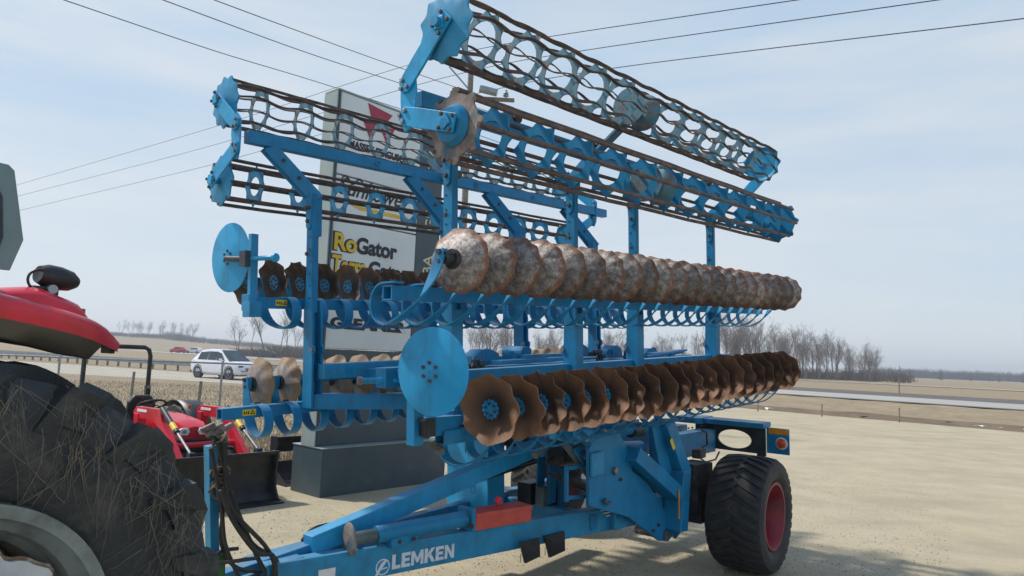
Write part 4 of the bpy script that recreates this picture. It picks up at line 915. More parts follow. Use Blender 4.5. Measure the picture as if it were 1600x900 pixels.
# raised red hump with a black work lamp on top
secs = []
for i in range(15):
    q = i / 14; x = .06 + .335 * q; h_ = .022 + .060 * min(1, q / .55) ** .7 if q < .9 else .082 * math.sqrt(max(0, 1 - ((q - .9) / .125) ** 2))
    zb = 2.140 - .040 * q - .035 * max(0, (q - .5) / .5)
    secs.append([Vector((x, -.03 + .12 * math.cos(PI * j / 10), zb + h_ * math.sin(PI * j / 10) ** .7)) for j in range(11)])
mb, _ = loft(secs); mb.add(secs[-1], [tuple(range(11))]); tpart('fender_hump', mb, M_RED, 0, True)
mb = MB(); mb.box((.396, -.06, 2.105), (.012, .08, .05)); tpart('tail_lamp', mb, M_LAMP, .01)
mb = MB(); mb.lathe([(-.0, .004), (.0, .018), (.008, .024), (.02, .024), (.02, .01)], (.475, -.13, 2.025), (-.8, 1, 0), 20); mb.box((.535, -.02, 1.985), (.02, .08, .05)); tpart('tail_lamp', mb, M_BLACKSTEEL, .004)
lc = Vector((.325, -.02, 2.240))
mb = MB(); mb.lathe([(-.070, .015), (-.074, .036), (-.045, .050), (0, .052), (.045, .044), (.072, .024), (.075, .004)], lc, (1, .12, -.12), 26, mod=lambda a, r, t: (a, r * (1 - .12 * abs(math.sin(t)))))
mb.box(lc + Vector((-.05, -.01, -.052)), (.085, .05, .03)); mb.m = 1; mb.cyl(lc + Vector((-.035, -.055, -.046)), lc + Vector((-.035, -.03, -.046)), .017, 16)
wl = tpart('work_lamp', mb, [M_BLACKSTEEL, M_GALV], 0, True)
mb = MB(); mb.torus(lc + Vector((-.075, -.03, -.015)), (0, 1, 0), .038, .005, 14, 1.2, 5.2); tpart('lamp_cable', mb, M_BLACK, 0, True)
# cab corner: tinted rear side window and black pillar
mb = MB(); gx = [(-.45, 2.245), (.140, 2.245), (.172, 2.36), (.120, 2.605), (.10, 2.622), (-.45, 2.63)]
mb.plate(gx, (0, -.08, 0), X3, Z3, .010); mb.m = 1; mb.tube([(.08, -.092, 2.27), (.10, -.092, 2.36), (.085, -.092, 2.50), (.05, -.092, 2.56)], .006, 6); tpart('rear_window', mb, [M_CABGLASS, M_DARKMETAL], .002)
mb = MB(); mb.beam((.085, -.05, 2.15), (.08, -.05, 2.245), .05, .035, (1, 0, 0)); tpart('cab_pillar', mb, M_BLACKSTEEL, .004)
mb = MB(); mb.box((-.9, .75, 1.55), (1.3, .6, .9)); mb.cyl((0, .3, R), (0, 1.6, R), .16, 16); tpart('tractor_body', mb, M_BLACKSTEEL, .03)
mb = MB(); mb.cyl((-.02, .62, R), (-.02, 1.1, R), .45, 32); tpart('axle_housing', mb, M_DARKMETAL, .02)

# ------------------------------------------------------------------ compact tractor with front loader
HD = -V; HDv = Vector((HD.x, HD.y, 0)).normalized(); LT = HDv.cross(Z3) * -1    # heading, left axis
ct0 = Vector((-3.40, 8.70, 0)) + Uh * .20
RC = Matrix((HDv, LT, Z3)).transposed()           # x = forward, y = left of tractor
cpt = empty('compact_tractor', ct0 - HDv * 1.9, RC); tag(cpt, 'small red tractor with black front loader bucket parked beside the sign', 'tractor')
def cpart(name, mb, mats, bevel=0., smooth=False, parent=None, label=None):
    return link(name, mb.mesh(name, mats, smooth), parent or cpt, bevel=bevel, label=label)
# local: bucket lip at x=1.9 ; hood front x~.85 ; y + is away from camera right?
s_y = 1 if (LT.dot(Uh) > 0) else -1          # +y*s_y points along U (far side in the picture)
def Y(a): return a * s_y
mb = MB(); bw = .74
bp = [(1.45, .64), (1.50, .66), (1.62, .63), (1.52, .40), (1.56, .14), (1.70, .03), (1.95, .0), (1.95, .02), (1.72, .05), (1.60, .16), (1.565, .40), (1.66, .66), (1.50, .70), (1.43, .66)]
mb.plate([(1.40, .70), (1.62, .70), (1.66, .655), (1.60, .42), (1.62, .20), (1.74, .06), (1.98, .02), (1.98, -.0 + .005), (1.60, .005), (1.42, .12), (1.38, .40)], (0, Y(bw), 0), X3, Z3, .03)
mb.plate([(1.40, .70), (1.62, .70), (1.66, .655), (1.60, .42), (1.62, .20), (1.74, .06), (1.98, .02), (1.98, -.0 + .005), (1.60, .005), (1.42, .12), (1.38, .40)], (0, Y(-bw), 0), X3, Z3, .03)
cur = [(1.64, .69), (1.47, .67), (1.43, .50), (1.42, .30), (1.48, .12), (1.62, .03), (1.97, .012)]
for i in range(len(cur) - 1):
    a, b = cur[i], cur[i + 1]; mb.beam((a[0], 0, a[1]), (b[0], 0, b[1]), 2 * bw, .014, (0, 0, 1), .01)
mb.beam((1.60, -bw - .02, .685), (1.60, bw + .02, .685), .07, .045); mb.box((1.95, 0, .02), (.10, 2 * bw, .022))
mb.v = [(1.38 + (v[0] - 1.38) * .62, v[1], v[2] * .93) for v in mb.v]
cpart('bucket', mb, M_BLACKSTEEL, .004)
hood = []
for i in range(9):
    q = i / 8; x = -.55 + 1.2 * q; hw_ = .25 - .03 * q ** 2; zt = 1.06 - .08 * q ** 1.5; zb = .72
    if q > .9: hw_ -= .04; zt -= .05
    hood.append([Vector((x, Y(-hw_), zb)), Vector((x, Y(-hw_), zt - .10)), Vector((x, Y(-hw_ + .05), zt - .02)), Vector((x, 0, zt)), Vector((x, Y(hw_ - .05), zt - .02)), Vector((x, Y(hw_), zt - .10)), Vector((x, Y(hw_), zb))])
mb, _ = loft(hood); mb.add(hood[-1], [tuple(range(7))]); cpart('hood', mb, M_RED, 0, True)
mb = MB(); mb.box((.50, 0, .62), (.34, .44, .30)); mb.box((.66, 0, .50), (.06, .42, .08)); mb.box((.2, 0, .45), (1.2, .36, .30)); cpart('grille', mb, M_BLACKSTEEL, .015)
for s_ in (-1, 1):
    mb = MB(); mb.plate([(-.075, 0), (-.05, .045), (.03, .05), (.08, .02), (.05, -.045), (-.05, -.045)], (.675, Y(.13 * s_ - .03), .87), (0, s_ * 1., 0), Z3, .03); mb.m = 1; mb.plate(circ(0, 0, .028, 12), (.695, Y(.13 * s_ - .03), .87), Y3, Z3, .012)
    cpart('headlight', mb, [M_WHITE, M_GALV], .004)
mb = MB(); mb.box((.698, .02, .52), (.012, .10, .045)); mb2 = cpart('front_sticker', mb, M_YELLOW)
def farm(s_, y):
    # red loader arm with knee
    mb = MB(); o1 = [(-.45, 1.06), (-.35, 1.14), (.35, 1.15), (.46, 1.10), (.52, 1.0), (1.20, .50), (1.30, .34), (1.22, .28), (1.06, .42), (.34, .96), (.26, 1.0), (-.40, .98)]
    mb.plate(o1, (0, Y(y), 0), X3, Z3, .075)
    mb.m = 1; mb.plate([(-.30, 1.07), (.02, 1.08), (.02, 1.115), (-.30, 1.11)], (0, Y(y) - .041 * 1, 0), X3, Z3, .004); mb.plate([(-.30, 1.07), (.02, 1.08), (.02, 1.115), (-.30, 1.11)], (0, Y(y) + .041 * 1, 0), X3, Z3, .004)
    cpart('loader_arm', mb, [M_RED, M_WHITE], .01)
    mb = MB(); mb.box((-.30, Y(y), .80), (.14, .12, .50)); cpart('loader_post', mb, M_RED, .01)
    mb = MB(); a = Vector((.42, Y(y) , 1.16)); b = Vector((1.34, Y(y), .68)); d = b - a
    mb.cyl(a, a + d * .55, .036, 14); mb.m = 1; mb.cyl(a + d * .55, b, .017, 12); mb.m = 2; mb.cyl(a + d * .36, a + d * .50, .0375, 14); mb.m = 0; mb.box(b + Vector((.03, 0, -.06)), (.10, .07, .14)); cpart('bucket_cylinder', mb, [M_DARKMETAL, M_CHROME, M_YELLOW], 0, True)
farm(-1, -.36); farm(1, .54)
mb = MB(); mb.cyl((.75, Y(-.5), .70), (.75, Y(.5), .70), .04, 12); cpart('loader_cross_tube', mb, M_RED, 0, True)
def small_tyre(x, y, R_, wd):
    m_ = wheel_meshes(R_, wd, R_ * .55, 16, .02); o = link('tyre', m_.mesh('tyre', M_TYRE, True), cpt, (x, Y(y), R_)); 
    r_ = MB(); r_.cyl((0, -wd * .3, 0), (0, wd * .3, 0), R_ * .54, 24); link('rim', r_.mesh('rim', M_GALV), o)
for s_ in (-1, 1): small_tyre(.55, .55 * s_, .34, .24); small_tyre(-1.05, .60 * s_, .56, .38)
for s_ in (-1, 1):
    mb = MB(); fs_ = []
    for i in range(10):
        a = -.2 + 2.4 * i / 9; fs_.append([Vector((-1.05 + .64 * math.cos(a), Y(s_ * (.42)), .56 + .62 * math.sin(a))), Vector((-1.05 + .64 * math.cos(a), Y(s_ * .78), .56 + .60 * math.sin(a)))])
    mb, _ = loft(fs_); o = cpart('fender', mb, M_BLACKSTEEL, 0, True); so_ = o.modifiers.new('s', 'SOLIDIFY'); so_.thickness = .02
mb = MB(); mb.plate([(-.21, 0), (.21, 0), (.20, .34), (.12, .44), (-.12, .44), (-.20, .34)], (-1.22, 0, .80), Y3, Z3, .10); mb.box((-1.0, 0, .78), (.44, .44, .12)); st_ = cpart('seat', mb, M_BLACK, .03)
mb = MB()
for k in range(3): a = PI / 2 + k * 2 * PI / 3; mb.plate([(.03 * math.cos(a) - .018, .03 * math.sin(a) - .012), (.03 * math.cos(a) + .018, .03 * math.sin(a) - .012), (.03 * math.cos(a), .03 * math.sin(a) + .018)], (-1.165, 0, 1.16), Y3, Z3, .004)
cpart('seat_emblem', mb, M_CRIMSON)
mb = MB(); sc_ = Vector((-.82, 0, 1.12)); mb.torus(sc_, (-.45, 0, 1), .19, .016, 28); mb.tube([sc_ + Vector((.12, 0, -.3)), sc_], .02, 8)
for k in range(3): a = k * 2.1; mb.tube([sc_, sc_ + Vector((.17 * math.cos(a), .17 * math.sin(a), .07 * math.cos(a)))], .009, 6)
cpart('steering_wheel', mb, M_BLACK, 0, True)
mb = MB(); mb.box((-.42, 0, .85), (.22, .30, .40)); mb.m = 1; mb.box((-.3, Y(.33), 1.12), (.03, .05, .06)); cpart('dash', mb, [M_BLACKSTEEL, M_LAMP], .02)
rb = [(-.50, .60), (-.50, 1.86), (-.47, 1.96), (-.40, 2.0), (.40, 2.0), (.47, 1.96), (.50, 1.86), (.50, .60)]
mb = MB(); mb.tube([Vector((-2.30, Y(a), b - .04)) for a, b in rb], .036, 10); mb.box((-2.30, Y(.5), 1.25), (.08, .07, .16)); mb.box((-2.30, Y(-.5), 1.25), (.08, .07, .16)); mb.m = 1; mb.bolt((-2.25, Y(.5), 1.30), (1, 0, 0), .03, .03); cpart('roll_bar', mb, [M_BLACKSTEEL, M_STEEL], 0, True)
mb = MB(); mb.box((-.9, 0, .55), (1.4, .5, .2)); cpart('tractor_floor', mb, M_BLACKSTEEL, .02)
# spare bucket behind the first, by the sign base
sb = empty('loader_bucket', Vector((-3.55, 11.0, 0)), RC); tag(sb, 'spare black loader bucket with red bracket just behind the sign base', 'loader bucket')
mb = MB(); cur = [(.20, .69), (.03, .67), (0, .45), (.0, .30), (.06, .12), (.2, .03), (.5, .012)]
for i in range(len(cur) - 1): a, b = cur[i], cur[i + 1]; mb.beam((a[0], Y(.45), a[1]), (b[0], Y(.45), b[1]), 1.0, .014, (0, 0, 1), .01)
for y in (-.05, .95): mb.plate([(0, .70), (.20, .70), (.22, .60), (.16, .42), (.20, .2), (.5, .03), (.5, .0), (.15, .0), (0, .15)], (0, Y(y), 0), X3, Z3, .03)
link('bucket_shell', mb.mesh('bucket_shell', M_BLACKSTEEL), sb, bevel=.004)
mb = MB(); mb.box((-.06, Y(.8), .5), (.10, .10, .65)); link('bracket', mb.mesh('bracket', M_RED), sb, bevel=.01)

# ------------------------------------------------------------------ dealer sign
P0 = G(499, 779); RS = Matrix((Uh, V, Z3)).transposed()
sg = empty('dealer_sign', P0, RS); tag(sg, 'tall dealer sign pylon with white panels and farm brand lettering on a slate base', 'sign')
def spart(name, mb, mats, bevel=0., parent=None, label=None): return link(name, mb.mesh(name, mats), parent or sg, bevel=bevel, label=label)
mb = MB(); mb.box((1.17, .37, .33), (2.34, .74, .66)); spart('plinth', mb, M_BASE, .006)
mb = MB(); mb.box((1.17, .37, .667), (2.36, .76, .014)); spart('plinth_cap', mb, M_SIGNGREY, .003)
SB = .20; DP = .32; S0 = .01; S1 = 2.16; SW = 1.64
mb = MB(); mb.box(((S0 + S1) / 2 , SB + DP / 2, 1.36), (S1 - S0, DP, 1.37)); spart('lower_cladding', mb, M_SIGNDARK, .004)
mb = MB(); mb.box((S0 - .012, SB + DP / 2, 3.26), (.022, DP + .02, 5.18)); spart('side_panel', mb, M_SIGNGREY, .003)
mb = MB(); mb.box((S0 + .022, SB - .016, 3.27), (.028, .02, 5.18)); spart('corner_trim', mb, M_SIGNDARK, .002)
mb = MB(); mb.box(((SW + S1) / 2 + .005, SB + DP / 2, 3.95), (S1 - SW - .01, DP - .02, 3.80)); spart('dark_column', mb, M_SIGNDARK, .004)
for z0_, z1_ in ((4.62, 5.86), (3.96, 4.60), (2.06, 3.94)):
    mb = MB(); mb.box(((S0 + .04 + SW) / 2, SB + DP / 2, (z0_ + z1_) / 2), (SW - S0 - .04, DP, z1_ - z0_)); spart('sign_panel', mb, M_SIGNWHITE, .012)
mb = MB(); mb.box(((S0 + S1) / 2, SB + DP / 2, 5.875), (S1 - S0 + .03, DP + .03, .025)); spart('top_cap', mb, M_SIGNGREY, .003)
def stext(txt, s0, z0_, size, m, width=None, bold=.004, shear=0, up_=False, name='lettering', y=None, space=1.):
    me = text_mesh(txt, size, m, .002, bold, shear, space); o = link(name, me, sg)
    if width:
        xs = [v.co.x for v in me.vertices]; k = width / (max(xs) - min(xs))
    else: k = 1
    yy = SB - .006 if y is None else y
    if up_: o.matrix_local = Matrix.Translation((s0, yy, z0_)) @ Matrix(((0, -1, 0, 0), (0, 0, -1, 0), (1, 0, 0, 0), (0, 0, 0, 1)))
    else: o.matrix_local = Matrix.Translation((s0, yy, z0_)) @ Matrix.Rotation(PI / 2, 4, 'X') @ Matrix.Diagonal((k, 1, 1, 1))
    return o
stext('MASSEY FERGUSON', .24, 5.06, .155, M_BLACKP, 1.16, .006)
mb = MB()
mb.plate([(.54, 5.82), (1.02, 5.76), (.90, 5.60), (.62, 5.60)], (0, SB - .006, 0), X3, Z3, .004)
for cx in (.62, .94): mb.plate([(cx - .16, 5.55), (cx + .14, 5.55), (cx, 5.26)], (0, SB - .006, 0), X3, Z3, .004, [[(cx - .085, 5.505), (cx + .07, 5.505), (cx, 5.36)]] if cx > .8 else ())
spart('triple_triangle_emblem', mb, M_CRIMSON)
stext('Sunflower', .10, 4.33, .36, M_BLACKP, 1.34, .003, .35)
mb = MB(); mb.plate([(.12, 4.27), (.5, 4.20), (1.45, 4.20), (1.45, 4.15), (.5, 4.15)], (0, SB - .006, 0), X3, Z3, .004); mb.m = 1
mb.tube([Vector((.16 + .02 * i, SB - .008, 4.56 + .05 * math.sin(i * .5))) for i in range(28)], .012, 5)
spart('swoosh', mb, [M_GOLD, M_BLACKP])
stext('Ro', .07, 3.50, .35, M_BLACKP, .42, .026, y=SB - .004); stext('Ro', .08, 3.50, .35, M_GOLD, .40, .010, y=SB - .009)
stext('Gator', .48, 3.50, .33, M_BLACKP, .78, .012)
stext('Terra', .07, 3.17, .35, M_BLACKP, .64, .026, y=SB - .004); stext('Terra', .08, 3.17, .35, M_GOLD, .62, .010, y=SB - .009)
stext('Gator', .73, 3.17, .33, M_BLACKP, .78, .012)
stext('GLEANER', .12, 2.36, .21, M_BLACKP, 1.42, .012)
stext('AGRI  NEW ERBA', SW + .36, 2.36, .27, M_CREAM, None, .004, 0, True, y=SB + .004) if False else None
for t__, z_ in (('ERBA', 3.02), ('GE', 4.06), ('EW', 4.98)): stext(t__, SW + .37, z_, .27, M_CREAM, None, .002, 0, True, y=SB + .004)

# ------------------------------------------------------------------ cars
def car(loc, heading, paint, label, group=None, L_=4.5, suv=True, name='parked_car'):
    h = Vector((heading[0], heading[1], 0)).normalized(); l = Z3.cross(h); R_ = Matrix((h, l, Z3)).transposed(); root_ = empty(name, Vector(loc), R_); tag(root_, label, 'car', group)
    k = L_ / 4.5; H_ = 1.62 if suv else 1.45
    # body lower loft
    xs = [-2.22, -2.15, -1.6, -.8, 0, .8, 1.3, 1.8, 2.12, 2.24]; top = [.80, .98, 1.02, 1.0, .98, .98, .96, .90, .78, .62]; wd = [.74, .84, .90, .91, .91, .91, .90, .87, .80, .66]; bot = [.42, .34, .26, .24, .24, .24, .26, .26, .30, .40]
    secs = []
    for x, t, w_, b in zip(xs, top, wd, bot):
        secs.append([Vector((x * k, s_ * w_ * f, z)) for s_, f, z in ((-1, .86, b), (-1, 1, b + .12), (-1, 1, t - .16), (-1, .93, t - .01), (-1, .5, t + .03), (1, .5, t + .03), (1, .93, t - .01), (1, 1, t - .16), (1, 1, b + .12), (1, .86, b))])
    mb, _ = loft(secs, True); mb.add(secs[0], [tuple(range(10))]); mb.add(secs[-1], [tuple(range(10))]); 
    mb.m = 1; mb.box((0, 0, .30), (3.9 * k, 1.5, .16))
    link('body', mb.mesh('body', [paint, M_BLACK], True), root_)
    cx = [-2.05, -1.5, -.7, .15, 1.15]; cz = [1.02, H_ - .08, H_, H_ - .02, 1.0]; cw = [.66, .62, .64, .63, .72]
    if not suv: cx = [-1.7, -1.1, -.5, .15, 1.05]
    secs = [];
    for x, z, w_ in zip(cx, cz, cw): secs.append([Vector((x * k, -.84, .97)), Vector((x * k, -w_, z - .04)), Vector((x * k, -w_ + .10, z)), Vector((x * k, w_ - .10, z)), Vector((x * k, w_, z - .04)), Vector((x * k, .84, .97))])
    mb, _ = loft(secs); o = link('roof', mb.mesh('roof', paint, True), root_)
    for s_ in (-1, 1):
        for a, b in ((-1.55, -.72), (-.66, .08), (.14, .80)):
            mb = MB(); zt = lambda x: (cz[2] - .14) if -1.1 < x < .3 else (cz[2] - .14 - (.42 if x > .3 else .06))
            vs = []
            for x, z in ((a, 1.03), (b, 1.03), (b - (.0 if b < .5 else .42), zt(b) if b < .5 else cz[2] - .20), (a + (.12 if a < -1.5 else 0), zt(a))):
                q = (z - .97) / (H_ - .97); vs.append(Vector((x * k, s_ * (.855 - q * .20), z)))
            vs += [v - Vector((0, s_ * .02, 0)) for v in vs]
            mb.add(vs, [(0, 1, 2, 3), (7, 6, 5, 4), (0, 4, 5, 1), (1, 5, 6, 2), (2, 6, 7, 3), (3, 7, 4, 0)]); link('side_window', mb.mesh('side_window', M_GLASS), root_)
    mb = MB(); a = Vector((1.13 * k, 0, 1.04)); b = Vector((.24 * k, 0, H_ - .05)); n_ = Vector((b.z - a.z, 0, a.x - b.x)).normalized() * .018
    vs = [a + Vector((0, -.74, 0)) + n_, a + Vector((0, .74, 0)) + n_, b + Vector((0, .56, 0)) + n_, b + Vector((0, -.56, 0)) + n_]; vs += [v - n_ * 1.5 for v in vs]
    mb.add(vs, [(0, 1, 2, 3), (7, 6, 5, 4), (0, 4, 5, 1), (1, 5, 6, 2), (2, 6, 7, 3), (3, 7, 4, 0)]); link('windscreen', mb.mesh('windscreen', M_GLASS), root_)
    tm = MB(); tm.lathe([(-.11, .2), (-.115, .31), (-.09, .345), (.09, .345), (.115, .31), (.11, .2)], (0, 0, 0), (0, 1, 0), 28, close=False); tme = tm.mesh('tyre', M_TYRE, True)
    rm = MB()
    for s_ in (-1, 1):
        rm.lathe([(s_ * .10, .24), (s_ * .115, .235), (s_ * .10, .20)], (0, 0, 0), (0, 1, 0), 28, close=False)
        for q in range(5): a = q * 2 * PI / 5; rm.beam((0, s_ * .105, 0), (.22 * math.sin(a), s_ * .105, .22 * math.cos(a)), .02, .05, (0, 1, 0))
    rme = rm.mesh('rim', M_GALV); bk = MB(); bk.cyl((0, -.08, 0), (0, .08, 0), .235, 20); bke = bk.mesh('brake_disc', M_DARKMETAL)
    for x in (-1.38, 1.38):
        for y in (-.80, .80):
            o = link('wheel', bke, root_, (x * k, y, .345)); link('tyre', tme, o); link('rim', rme, o)
            ar = MB(); ar.torus((x * k, y * 1.135, .37), (0, 1, 0), .375, .022, 20, 0, 2 * PI, 6); link('wheel_arch', ar.mesh('wheel_arch', M_BLACK), root_)
    for s_ in (-1, 1):
        mb = MB(); mb.box((2.10 * k, s_ * .66, .74), (.16, .26, .10)); link('headlight', mb.mesh('headlight', M_GLASS), root_, bevel=.02)
        mb = MB(); mb.box((-2.18 * k, s_ * .66, .90), (.08, .22, .16)); link('tail_light', mb.mesh('tail_light', M_LAMP), root_, bevel=.02)
        mb = MB(); mb.box((.72 * k, s_ * .98, 1.06), (.12, .18, .12)); link('mirror', mb.mesh('mirror', paint), root_, bevel=.03)
    mb = MB(); mb.box((2.22 * k, 0, .55), (.04, .9, .22)); link('grille', mb.mesh('grille', M_BLACK), root_, bevel=.01)
    return root_
wc_ = car((-18.7, 47.0, -.02), (.86, -.51), M_CARWHITE, 'white crossover car parked behind the chain link fence, nearest of the cars')
wc_.scale = (1.12, 1.12, 1.2)
car((-88, 188, .3), (-.9, .35), M_CARRED, 'red car on the far highway at left', 'cars far off on the highway', L_=4.2)
car((-84.5, 190, .3), (-.95, .2), M_CARWHITE, 'white car following close behind the red car on the far highway', 'cars far off on the highway')
car((-57.5, 168, .2), (-.95, .2), M_CARBLACK, 'dark car on the highway in front of the bare trees', 'cars far off on the highway')

# ------------------------------------------------------------------ ground, roads
def nrm(x, y): return .755 * x + .655 * y           # distance across the highway direction
def alg(x, y): return -.655 * x + .755 * y
def sm_(a, b, t): t = max(0, min(1, (t - a) / (b - a))); return t * t * (3 - 2 * t)
def gz(x, y):
    n_ = nrm(x, y); z = -.012
    right = sm_(-14, 2, x)
    d = sm_(33.5, 40, n_) * (1 - sm_(48, 57, n_)) * .42 * right
    z -= d
    z += .06 * (noise.noise(Vector((x * .12, y * .12, 0)))) * sm_(34, 44, n_) * (1 - sm_(52, 57, n_))
    if n_ > 57 and n_ < 85: z = -.02
    if n_ > 85: z += -.02
    far = sm_(150, 600, y) * sm_(-20, -160, -0 + (x if x < 0 else 0) * 1.0 if False else x) if False else sm_(200, 620, y) * (1 - sm_(-330, -90, x))
    z += far * 9
    z += sm_(300, 900, y) * .8
    return z
def yard_in(x, y): return nrm(x, y) < 33 and not (x < -3.0 and y > 10)
def grid_sheet(name, xs, ys, fz, m):
    vs = [(x, y, fz(x, y)) for y in ys for x in xs]; n_ = len(xs)
    fs = [(j * n_ + i, j * n_ + i + 1, (j + 1) * n_ + i + 1, (j + 1) * n_ + i) for j in range(len(ys) - 1) for i in range(n_ - 1)]
    me = bpy.data.meshes.new(name); me.from_pydata(vs, [], fs); me.materials.append(m); me.shade_smooth(); return link(name, me, kind='structure')
def spaced(a, b, near, far, k=1.12):
    out_ = [0.]; s_ = near
    while out_[-1] < b: out_.append(out_[-1] + s_); s_ = min(far, s_ * k)
    neg = [0.]; s_ = near
    while neg[-1] > a: neg.append(neg[-1] - s_); s_ = min(far, s_ * k)
    return sorted(set(neg + out_))
grid_sheet('ground', spaced(-1500, 1500, 1.2, 60, 1.06), spaced(-60, 2200, 1.2, 60, 1.04), gz, G_GRASS)
def sheet(name, pts, z, m, sub=True):
    me = bpy.data.meshes.new(name); bm = bmesh.new(); vs = [bm.verts.new((p[0], p[1], z)) for p in pts]; bm.faces.new(vs)
    if sub: bmesh.ops.triangulate(bm, faces=bm.faces[:])
    bm.to_mesh(me); bm.free(); me.materials.append(m); o = link(name, me, kind='structure'); return o
def NA(n_, a): return (.755 * n_ - .655 * a, .655 * n_ + .755 * a)
rnd = random.Random(2)
edge = []
for i in range(0, 61):
    a = -60 + i * 1.75; edge.append(NA(33 + rnd.uniform(-.25, .25), a))
edge = [p for p in edge if p[0] > -2]
left = [(-2.0, 33.0), (-2.6, 24), (-3.3, 17), (-3.6, 13.5), (-3.5, 12.2), (-4.6, 11.6), (-6.2, 12.0), (-9, 12.4), (-14, 12.6), (-40, 14)]
sheet('gravel_yard', edge + left + [(-40, -30), (70, -60)], .004, G_GRAVEL)
sheet('access_road', [(-60, 48), (-30, 45.5), (-14, 40.5), (-5, 36.8), (2, 36), (2, 50), (-10, 53), (-22, 54), (-34, 61), (-70, 80)], -.003, G_PALE)
# highway: near carriageway pale, then a dark shoulder, and a second carriageway behind the median
def strip(name, n0, n1, z, m, a0=-260, a1=900): return sheet(name, [NA(n0, a0), NA(n0, a1), NA(n1, a1), NA(n1, a0)], z, m)
strip('highway', 58, 70, .02, G_ROAD); strip('highway_shoulder', 70, 85, .016, G_DARK); strip('verge_track', 56.5, 58, .012, G_DARK)
strip('field_track', 150, 156, .12, G_PALE)
sheet('field', [NA(182, -400), NA(182, 1500), NA(900, 1500), NA(900, -400)], .35, G_STUB) if False else None
# dirt bank with rubble on the yard edge
mb = MB(); rnd = random.Random(12)
for k in range(70):
    a = rnd.uniform(-14, 22) ; x, y = NA(33.6 + rnd.uniform(-.4, 1.2), a)
    if rnd.random() < .65: q = rnd.choice([8.5, 9.5, 13.5, 5.]); x, y = NA(33.5 + rnd.uniform(-.3, .7), q + rnd.gauss(0, 1.0))
    s_ = rnd.uniform(.05, .22); c = Vector((x, y, s_ * .25)); vs = []
    for i in range(8): vs.append(c + Vector(((1 if i & 1 else -1) * s_ * rnd.uniform(.4, 1), (1 if i & 2 else -1) * s_ * rnd.uniform(.4, 1), (1 if i & 4 else -1) * s_ * rnd.uniform(.2, .5))))
    mb.m = 0 if rnd.random() < .5 else 1; mb.add(vs, [(0, 1, 3, 2), (4, 6, 7, 5), (0, 4, 5, 1), (2, 3, 7, 6), (0, 2, 6, 4), (1, 5, 7, 3)])
o = link('rubble', mb.mesh('rubble', [G_DIRT, M_SIGNWHITE]), kind='stuff'); o['label'] = 'broken pale and brown rubble along the edge of the gravel yard'
def bankz(x, y, n_): return .0
xs_ = []; fs_ = []
vsb = []; nn_ = 60
for i in range(nn_):
    a = -45 + i * 1.6
    for j, (dn_, h_) in enumerate(((-.3, -.05), (.3, .10), (1.1, .18), (2.6, .05), (4.5, -.45))):
        x, y = NA(33 + dn_ + .3 * noise.noise(Vector((a * .3, j, 0))), a); vsb.append((x, y, h_ * (1 + .5 * noise.noise(Vector((a * .4, j * 2., 3)))) if j not in (0, 4) else h_))
for i in range(nn_ - 1):
    for j in range(4): fs_.append((i * 5 + j, i * 5 + j + 1, (i + 1) * 5 + j + 1, (i + 1) * 5 + j))
keep = [f for f in fs_ if all(vsb[k][0] > 1 for k in f)]
me = bpy.data.meshes.new('dirt_bank'); me.from_pydata(vsb, [], keep); me.materials.append(G_DIRT); me.shade_smooth(); link('dirt_bank', me, kind='structure')

# ------------------------------------------------------------------ fences, posts, guardrail, power lines
fr = empty('chain_link_fence', (-9.4, 23.3, 0)); tag(fr, 'grey chain link fence with top rail across the dead grass at left', 'fence')
fd = Vector((.995, .10, 0)).normalized()
for k in range(-3, 2):
    mb = MB(); c = fd * (5.05 * k); mb.cyl(c, c + Vector((0, 0, 1.55)), .035, 10); mb.lathe([(1.55, .04), (1.58, .038), (1.6, .01)], c, (0, 0, 1), 10); link('fence_post', mb.mesh('fence_post', M_GALV), fr)
mb = MB(); mb.cyl(fd * -15.2 + Vector((0, 0, 1.50)), fd * 5.3 + Vector((0, 0, 1.50)), .030, 8); link('top_rail', mb.mesh('top_rail', M_GALV), fr)
mb = MB(); sp = .11; hgt = 1.45; n_ = int(20 / sp)
for k in range(n_):
    for s_ in (-1, 1):
        x0_ = -15 + k * sp; a = fd * x0_ + Vector((0, 0, .03 if s_ > 0 else hgt)); b = fd * (x0_ + hgt) + Vector((0, 0, hgt if s_ > 0 else .03)); mb.tube([a, b], .0022, 3, False)
o = link('mesh_wires', mb.mesh('mesh_wires', M_GALV, fix=False), fr); o['kind'] = 'stuff'
for (b_, t_, lab) in (((205, 619), 589, 'short weathered marker post in the dead grass, further and left of two'), ((309, 641), 597, 'short weathered marker post in the dead grass beside the fence post, right of two')):
    g = G(*b_); hgt = .95 if b_[0] < 250 else .92; mb = MB(); mb.tube([Vector((0, 0, 0)), Vector((.03, 0, hgt))], [.055, .05], 8); mb.m = 1
    for k in range(8): mb.torus((.03 * k / 8, 0, .08 + k * .105), (.4, .2, 1), .056, .008, 12, k=4)
    o = link('marker_post', mb.mesh('marker_post', [M_WOODPOST, M_GALV]), None, g); tag(o, lab, 'post')
gr = empty('guardrail', (-34.5, 64, 0)); tag(gr, 'long grey metal guardrail behind the pale access road at left', 'guardrail')
ga = Vector((-62, 82, 0)); gb = Vector((-8, 45.5, 0)); gl = (gb - ga); gd = gl.normalized(); off = Vector((-34.5, 64, 0))
mb = MB(); gn = Vector((gd.y, -gd.x, 0))
for z, o_ in ((.78, 0), (.70, .05), (.62, 0), (.54, .05), (.47, 0)): mb.beam(ga - off + gn * o_ + Vector((0, 0, z)), gb - off + gn * o_ + Vector((0, 0, z)), .02, .085)
link('rail', mb.mesh('rail', M_GALV), gr)
d = 0
